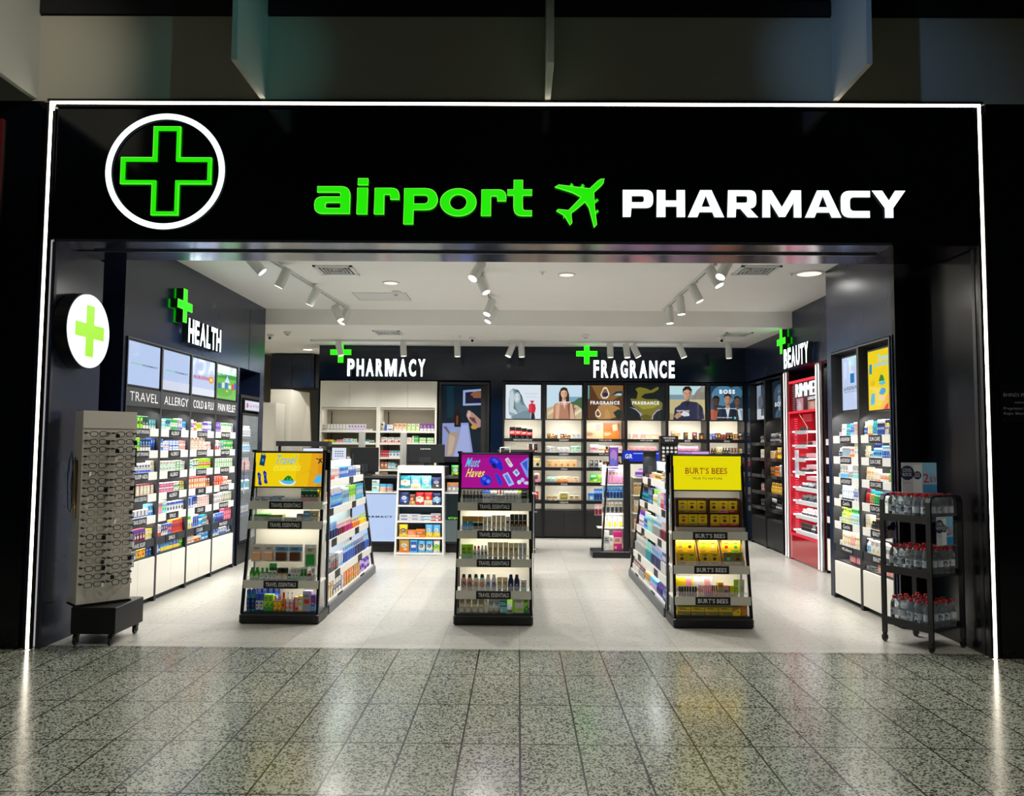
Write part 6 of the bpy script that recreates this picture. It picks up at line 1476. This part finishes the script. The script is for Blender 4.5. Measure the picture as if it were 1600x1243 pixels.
# perfume wall
W0 = FWD; FZ2 = FZ+[.457]
FW = [
 ['_.08;f1 .10x.20 black/red/charcoal s3;f1 .10x.195 black/red/charcoal s3;f1 .09x.18 black/red/charcoal s3;f1 .09x.165 black/red/charcoal s3', '_.38;f2 .085x.15 black/rose/charcoal', '_.1;f5 .10x.15 cream/gold/black s1', '_.1;f6 .08x.16 rose/pink/maroon', '_.3;f3 .09x.15 red/maroon/gold'],
 ['_.02;f1 .07x.10 gold/tan/brown;n1 .06x.09 amber/gold/gold;f1 .05x.07 tan/brown/black;_.04;f1 .07x.09 brown/gold/cream;n1 .05x.09 amber/cream/gold;f1 .05x.07 tan/brown/gold;_.03;f2 .07x.10 white/silver/grey', '_.01;f1 .07x.12 white/silver/grey;f1 .07x.10 white/grey/silver;_.04;f3 .065x.10 silver/white/grey;_.03;f2 .08x.12 mint/white/grey', '_.02;f5 .10x.13 peach/tan/gold s1 ', '_.01;f2 .085x.10 mint/grey/white;_.01;f2 .09x.11 peach/orange/cream;f1 .09x.10 rose/peach/cream;f1 .09x.10 cream/peach/tan', '_.02;f2 .09x.10 cream/tan/charcoal;_.03;f1 .15x.14 cream/olive/gold;_.02;f2 .085x.09 cream/tan/brown'],
 ['_.0;k1 .30x.285 peach/cream/rose;k1 .28x.285 orange/amber/peach', '_.06;f1 .14x.15 white/pink/rose;f1 .10x.13 cream/white/peach;n1 .08x.11 amber/white/black;f3 .07x.13 pink/white/rose', '_.03;f2 .08x.13 charcoal/grey/white;n1 .08x.13 white/silver/charcoal;f4 .07x.11 black/brown/gold', '_.06;f1 .13x.15 green/lime/white;f1 .07x.13 lime/green/white;f4 .08x.13 pink/lilac/white', '_.03;f3 .10x.13 sky/blue/white s1;f3 .09x.13 blue/teal/navy'],
 ['_.05;f2 .13x.10 rose/cream/pink;f2 .13x.10 cream/rose/peach', '_.03;f5 .09x.12 rose/pink/gold', '_.03;f4 .10x.12 red/maroon/gold', '_.03;f6 .08x.12 lilac/purple/white', '_.03;f6 .08x.14 cream/gold/white'],
 ['_.06;f1 .07x.15 tan/peach/gold;f1 .08x.12 peach/tan/cream;_.05;f1 .07x.13 brown/charcoal/gold;_.08;f1 .07x.13 maroon/black/gold;_.04;f1 .07x.12 brown/black/gold', '_.0;f5 .10x.13 pink/lilac/white', '_.0;f6 .09x.13 black/charcoal/gold', '_.0;f6 .09x.13 navy/sky/silver', '_.0;f6 .09x.13 charcoal/grey/gold'],
 ['_.01;f1 .05x.11 lilac/sky/white;f1 .06x.11 blue/navy/silver;f2 .05x.12 brown/charcoal/gold;f2 .05x.10 maroon/brown/gold;f2 .06x.13 black/brown/gold;f2 .05x.11 brown/tan/gold;f1 .07x.13 black/charcoal/gold', '_.04;n2 .05x.10 brown/tan/black;f2 .055x.12 cream/olive/gold;n3 .05x.11 charcoal/gold/black;f3 .055x.11 brown/grey/gold;f1 .06x.10 olive/cream/gold', '_.0;f6 .09x.13 red/maroon/gold', '_.0;f6 .09x.13 black/charcoal/gold', '_.0;f6 .09x.13 brown/gold/black'],
]
PB = ['red bottle poster bay', 'rocks poster bay', 'brown poster bay', 'olive poster bay', 'navy coat poster bay', 'BOSS poster bay']
for i in range(6):
    F = ((FX[i], 7.145, 0), 0); ww = FWD if i < 5 else .63
    for k in range(5):
        row(F, PB[i], GS[k], .035, ww-.035, FZ[k]+.001, .10 if not (i == 2 and k == 0) else .32, FW[i][k])
# right wall perfume bays
NB = ['corner perfume bay', 'perfume bay beside the red stand']
for i in range(2):
    F = ((3.80, 6.92-.775*i, 0), -PI/2)
    S = [['_.3;f2 .06x.12 charcoal/grey/white;n2 .06x.12 charcoal/silver/black', '_.3;f4 .07x.14 cream/white/grey', '_.3;n3 .06x.12 charcoal/navy/black', '_.3;f4 .06x.13 charcoal/rose/grey', '_.3;f4 .06x.12 black/charcoal/grey'],
         ['n4 .06x.14 charcoal/grey/silver;n3 .07x.15 black/silver/grey;f3 .08x.16 charcoal/grey/white', 'f3 .06x.12 cream/tan/gold;n2 .07x.13 amber/gold/gold;f4 .08x.17 gold/yellow/cream', 'f3 .06x.14 brown/amber/gold;f3 .07x.15 amber/orange/brown;f3 .08x.17 silver/grey/white', 'n8 .075x.16 gold/yellow/gold', 'n3 .07x.16 black/charcoal/silver;n4 .07x.14 charcoal/white/black;f2 .08x.12 black/grey/silver']][i]
    for k in range(5): row(F, NB[i], GS[k], .05, .71, RBZ[k]+.001, .06, S[k], fill=True)
# red make-up stand
F = (RL, -PI/2)
for k, z in enumerate(RZ):
    L = RW-.08 if k > 3 else .55-.03*k
    s = ['v8 .02x.05 black/charcoal', 'e2 .14x.05 charcoal/black/red', 'v9 .02x.06 charcoal/red', 'e2 .15x.06 black/charcoal/rose', 'e3 .20x.07 black/charcoal/silver', 'e3 .20x.08 charcoal/black/grey', 'e3 .20x.09 charcoal/grey/rose', 'v16 .022x.10 black/charcoal;e1 .16x.12 black/silver/grey;v10 .022x.10 black/maroon'][k]
    row(F, 'red make-up stand', ordn(k)+' tray down', .22, L, z+.001, .07, s, fill=True)
# accessory tower
F = FRAMES['tower']
for k, (z, s, a, b) in enumerate([(1.0, 'h5 .05x.20 lilac/rose/pink', -.08, .17), (.80, 'h6 .045x.17 sky/blue/navy', -.10, .17), (.60, 'h5 .05x.15 white/cream/charcoal', -.12, .17), (.40, 'h4 .055x.15 white/cream/yellow', -.12, .17), (.09, 'b1 .07x.27 white/grey/silver;b1 .06x.20 white/cream/rose;b1 .12x.26 magenta/rose/pink d.07', -.10, .15)]):
    row(F, 'hair accessory tower', GS[k], a, b, z+.002, .17 if z > .2 else .08, s, fill=True)
row(F, 'hair accessory tower', 'second shelf hooks', -.24, -.12, .78, .10, 'h3 .04x.16 blue/sky/navy')
row(F, 'hair accessory tower', 'third shelf hooks', -.23, -.12, .57, .10, 'h2 .05x.16 rose/white/maroon')
F = ((1.72, 5.05, 0), 0)
for k, (z, s) in enumerate([(1.1, 'u1 .16x.12 purple/lilac/magenta'), (.85, 'h3 .06x.18 cream/tan/gold'), (.6, 'h3 .06x.18 cream/white/tan'), (.35, 'h3 .06x.17 peach/rose/cream'), (.09, 'b2 .09x.2 cream/rose/peach')]):
    row(F, 'second accessory tower', GS[k], -.09, .11, z+.002, .10, s, fill=True)
# rotating jewellery stand and monitor on the right run
t = empty('jewellery_stand', (1.76, 3.3, 1.36), 0, 'black rotating stand of silver jewellery cards on top of the right shelving run', 'display stand')
FRAMES['jewel'] = ((1.76, 3.3, 1.36), 0)
MB().lathe([(.10, -.04), (.10, -.02), (.02, -.01), (.02, .02)], BLACK, 20).build('foot', t)
MB().box(-.10, .10, -.06, .06, .0, .30, BLACK, .003).build('column', t)
MB().box(-.105, .105, -.065, -.06, .20, .30, BLACKM).text('WICKED', -.07, .07, .265, .285, -.0655, INK, .02).text('SISTA', -.05, .05, .235, .255, -.0655, INK, .02).build('header_panel', t)
for r_ in range(4):
    row(FRAMES['jewel'], 'jewellery stand', ['bottom row', 'second row up', 'third row up', 'top row'][r_], -.095, .095, .005+.045*r_, -.085-.001*r_, 'h4 .04x.05 black/charcoal/white d.012', fill=True)
monitor(1.553, 3.36, 1.168, .155, .27, 'dark navy monitor at the far end of the right shelving run')

for o in [q for q in COL.objects if 'first from left, third shelf, snack stand' in (q.get('label') or '')]:
    MB().text('Anticol', -.055, .03, .012, .034, -.0418, C('navy'), .0, slant=.2).build('brand_print', o)
# reading glasses on the stand
FG = FRAMES['glasses']
def glasses_mesh(style):
    fr = [M('#141214', .3), M('#3a1c14', .3), M('#2a2c34', .3), M('#8a7a5a', .3, .5)][style % 4]
    rx, rz = (.027, .019) if style % 3 else (.025, .021); r = .003 if style % 4 != 3 else .0019
    m = MB()
    for s in (-1, 1):
        pts = [(s*.034+rx*math.copysign(abs(math.cos(a))**.75, math.cos(a)), 0, rz*math.copysign(abs(math.sin(a))**.75, math.sin(a))-.001*s*0) for a in [2*PI*k/20 for k in range(20)]]
        m.tube(pts, r, fr, 5, True)
        m.tube([(s*.061, 0, .007), (s*.066, .002, .008), (s*.067, .010, .008), (s*.064, .032, .006)], r*1.1, fr, 5)
    m.tube([(-.009, 0, .004), (0, -.002, .008), (.009, 0, .004)], r, fr, 5)
    l = MB()
    lens = []
    for s in (-1, 1):
        q = MB(); q.flat(ell(s*.034, 0, rx*.95, rz*.95, 16), .0, M('#dfe4e2', .05, alpha=.07, name='lens')); lens.append(q.mesh('lens'))
    return m.mesh('reading_glasses'), lens
GM = [glasses_mesh(k) for k in range(6)]
tagm = MB().box(-.014, .014, -.001, .001, -.030, 0, BLACK).mesh('price_tag'); tagw_ = MB().box(-.008, .008, -.001, .001, -.03, 0, WHITE).box(-.001, .001, -.0005, .0005, 0, .006, WHITE).mesh('price_tag')
peg = MB().box(-.006, .006, -.03, 0, -.008, .008, BLACK)
for cidx, cx in enumerate((-.098, .098)):
    for r_ in range(20):
        z = 1.60-.0605*r_
        gm, lens = GM[rnd.randrange(6)]
        o = bpy.data.objects.new('reading_glasses', gm); COL.objects.link(o)
        o.location = world_of(FG[0], FG[1], cx+rnd.uniform(-.003, .003), -.054, z+rnd.uniform(-.0015, .0015)); o.rotation_euler = (0, rnd.uniform(-.03, .03), FG[1]+rnd.uniform(-.03, .03))
        tag(o, 'reading glasses, %s from top in the %s column of the grey stand' % (ordn(r_), ['left', 'right'][cidx]), 'glasses', 'reading glasses on the grey rotating stand')
        for lm in lens:
            q = bpy.data.objects.new('lens', lm); COL.objects.link(q); q.parent = o
        if rnd.random() < .6:
            q = bpy.data.objects.new('price_tag', tagm if rnd.random() < .75 else tagw_); COL.objects.link(q); q.parent = o
            q.location = (rnd.choice([-.06, .06, .068, -.05]), -.006, rnd.uniform(-.004, .012)); q.rotation_euler = (0, rnd.uniform(-.3, .3), rnd.uniform(-.5, .5))
st = next(o for o in COL.objects if o.name.startswith('glasses_stand'))
for cidx, cx in enumerate((-.098, .098)):
    for r_ in range(20):
        for s in (-.081, .081):
            q = MB().box(-.005, .005, -.050, 0, -.006, .006, BLACK) if (cidx, r_, s) == (0, 0, -.081) else None
            if q: pegmesh = q.mesh('peg')
            o = bpy.data.objects.new('peg', pegmesh); COL.objects.link(o); o.parent = st; o.location = (cx+s, 0, 1.608-.0605*r_)
# things hung on the sides of the stand
for i, (u, v, z, L, lab) in enumerate([(-.225, .05, 1.42, .38, 'thin black spectacle cord hanging at the left side of the grey stand, foremost'), (-.235, .10, 1.44, .44, 'thin black spectacle cord hanging at the left side of the grey stand, middle one'), (-.225, .15, 1.46, .34, 'thin black spectacle cord hanging at the left side of the grey stand, rearmost')]):
    m = MB().tube([(0, 0, 0), (-.012, 0, -.05), (-.02, .01, -L*.5), (-.014, .004, -L+.03), (0, 0, -L), (.012, 0, -L+.03), (.016, 0, -L*.5), (.01, 0, -.05), (.002, 0, 0)], .0028, BLACK, 5)
    o = m.build('eyewear_lanyard', loc=world_of(FG[0], FG[1], u, v, z), rz=FG[1]); tag(o, lab, 'cord', 'spectacle cords')
m = MB().tube([(0, 0, 0), (0, 0, -.42)], .010, M('#a08038', .3, .6), 8); tag(m.build('spectacle_tube', loc=world_of(FG[0], FG[1], -.208, .08, 1.40), rz=FG[1]), 'long gold tube hanging on the left side of the grey glasses stand', 'tube')
for i, (z, h) in enumerate(((1.34, .15), (1.08, .12))):
    m = MB().box(-.012, .012, -.02, .02, 0, h, BLACKM, .004); tag(m.build('spectacle_case', loc=world_of(FG[0], FG[1], .213, .06, z), rz=FG[1]), ['upper', 'lower'][i]+' black spectacle case hanging on the right side of the grey stand', 'case')
for i, z in enumerate((.68, .54)):
    m = MB().box(-.012, .012, -.002, .002, 0, .11, M('#7c88a8', .4)).box(-.008, .008, -.0028, -.002, .01, .06, WHITE); tag(m.build('lens_wipe_pack', loc=world_of(FG[0], FG[1], .215, .03, z), rz=FG[1]+.3), ['upper', 'lower'][i]+' blue-grey lens wipe pack hanging at the right edge of the grey stand', 'pack')

# water bottles on the trolley
WB = M('#e6eef4', .06, trans=.92, name='clear_water_bottle'); CAPR = M('#b01a22', .35, name='red_cap'); LBL = M('#c8d2de', .4, alpha=.7, name='bottle_label'); LBN = M('#1c2648', .4)
m = MB(); m.lathe([(.022, 0), (.030, .006), (.031, .03), (.0295, .04), (.031, .05), (.031, .115), (.0295, .122), (.031, .13), (.029, .152), (.020, .174), (.0125, .186), (.0125, .192)], WB, 16)
WBm = m.mesh('water_bottle')
m = MB(); m.lathe([(.0160, .186), (.0165, .188), (.0165, .206), (.0150, .208)], CAPR, 14); WBc = m.mesh('cap')
m = MB(); m.lathe([(.0316, .06), (.0316, .11)], LBL, 16, cap=False)
for a in (-.9, .6): 
    m2 = []
    for k in range(12):
        t_ = 2*PI*k/12; aa = -PI/2+a+.42*math.cos(t_); m2.append((.0321*math.cos(aa), .0321*math.sin(aa),   .085+.016*math.sin(t_)))
    m.add(m2, [tuple(range(12))], LBN)
WBl = m.mesh('label')
FT_ = FRAMES['trolley']
for ti, z in enumerate(TZ):
    for r_ in range(5):
        for c_ in range(5):
            if (ti, r_, c_) in ((1, 4, 0), (2, 4, 2), (2, 3, 0)): continue
            u = .057+c_*.0722; v = .045+r_*.070
            o = bpy.data.objects.new('water_bottle', WBm); COL.objects.link(o)
            o.location = world_of(FT_[0], FT_[1], u+rnd.uniform(-.001, .001), v+rnd.uniform(-.002, .002), z+.0045); o.rotation_euler = (0, 0, rnd.uniform(0, 6.28))
            tag(o, 'clear water bottle with red cap, %s tier, %s row, %s from the far end' % (['top', 'middle', 'bottom'][ti], ordn(r_), ordn(c_)), 'bottle', 'red-capped water bottles on the trolley')
            for pn, pm in (('cap', WBc), ('label', WBl)):
                q = bpy.data.objects.new(pn, pm); COL.objects.link(q); q.parent = o
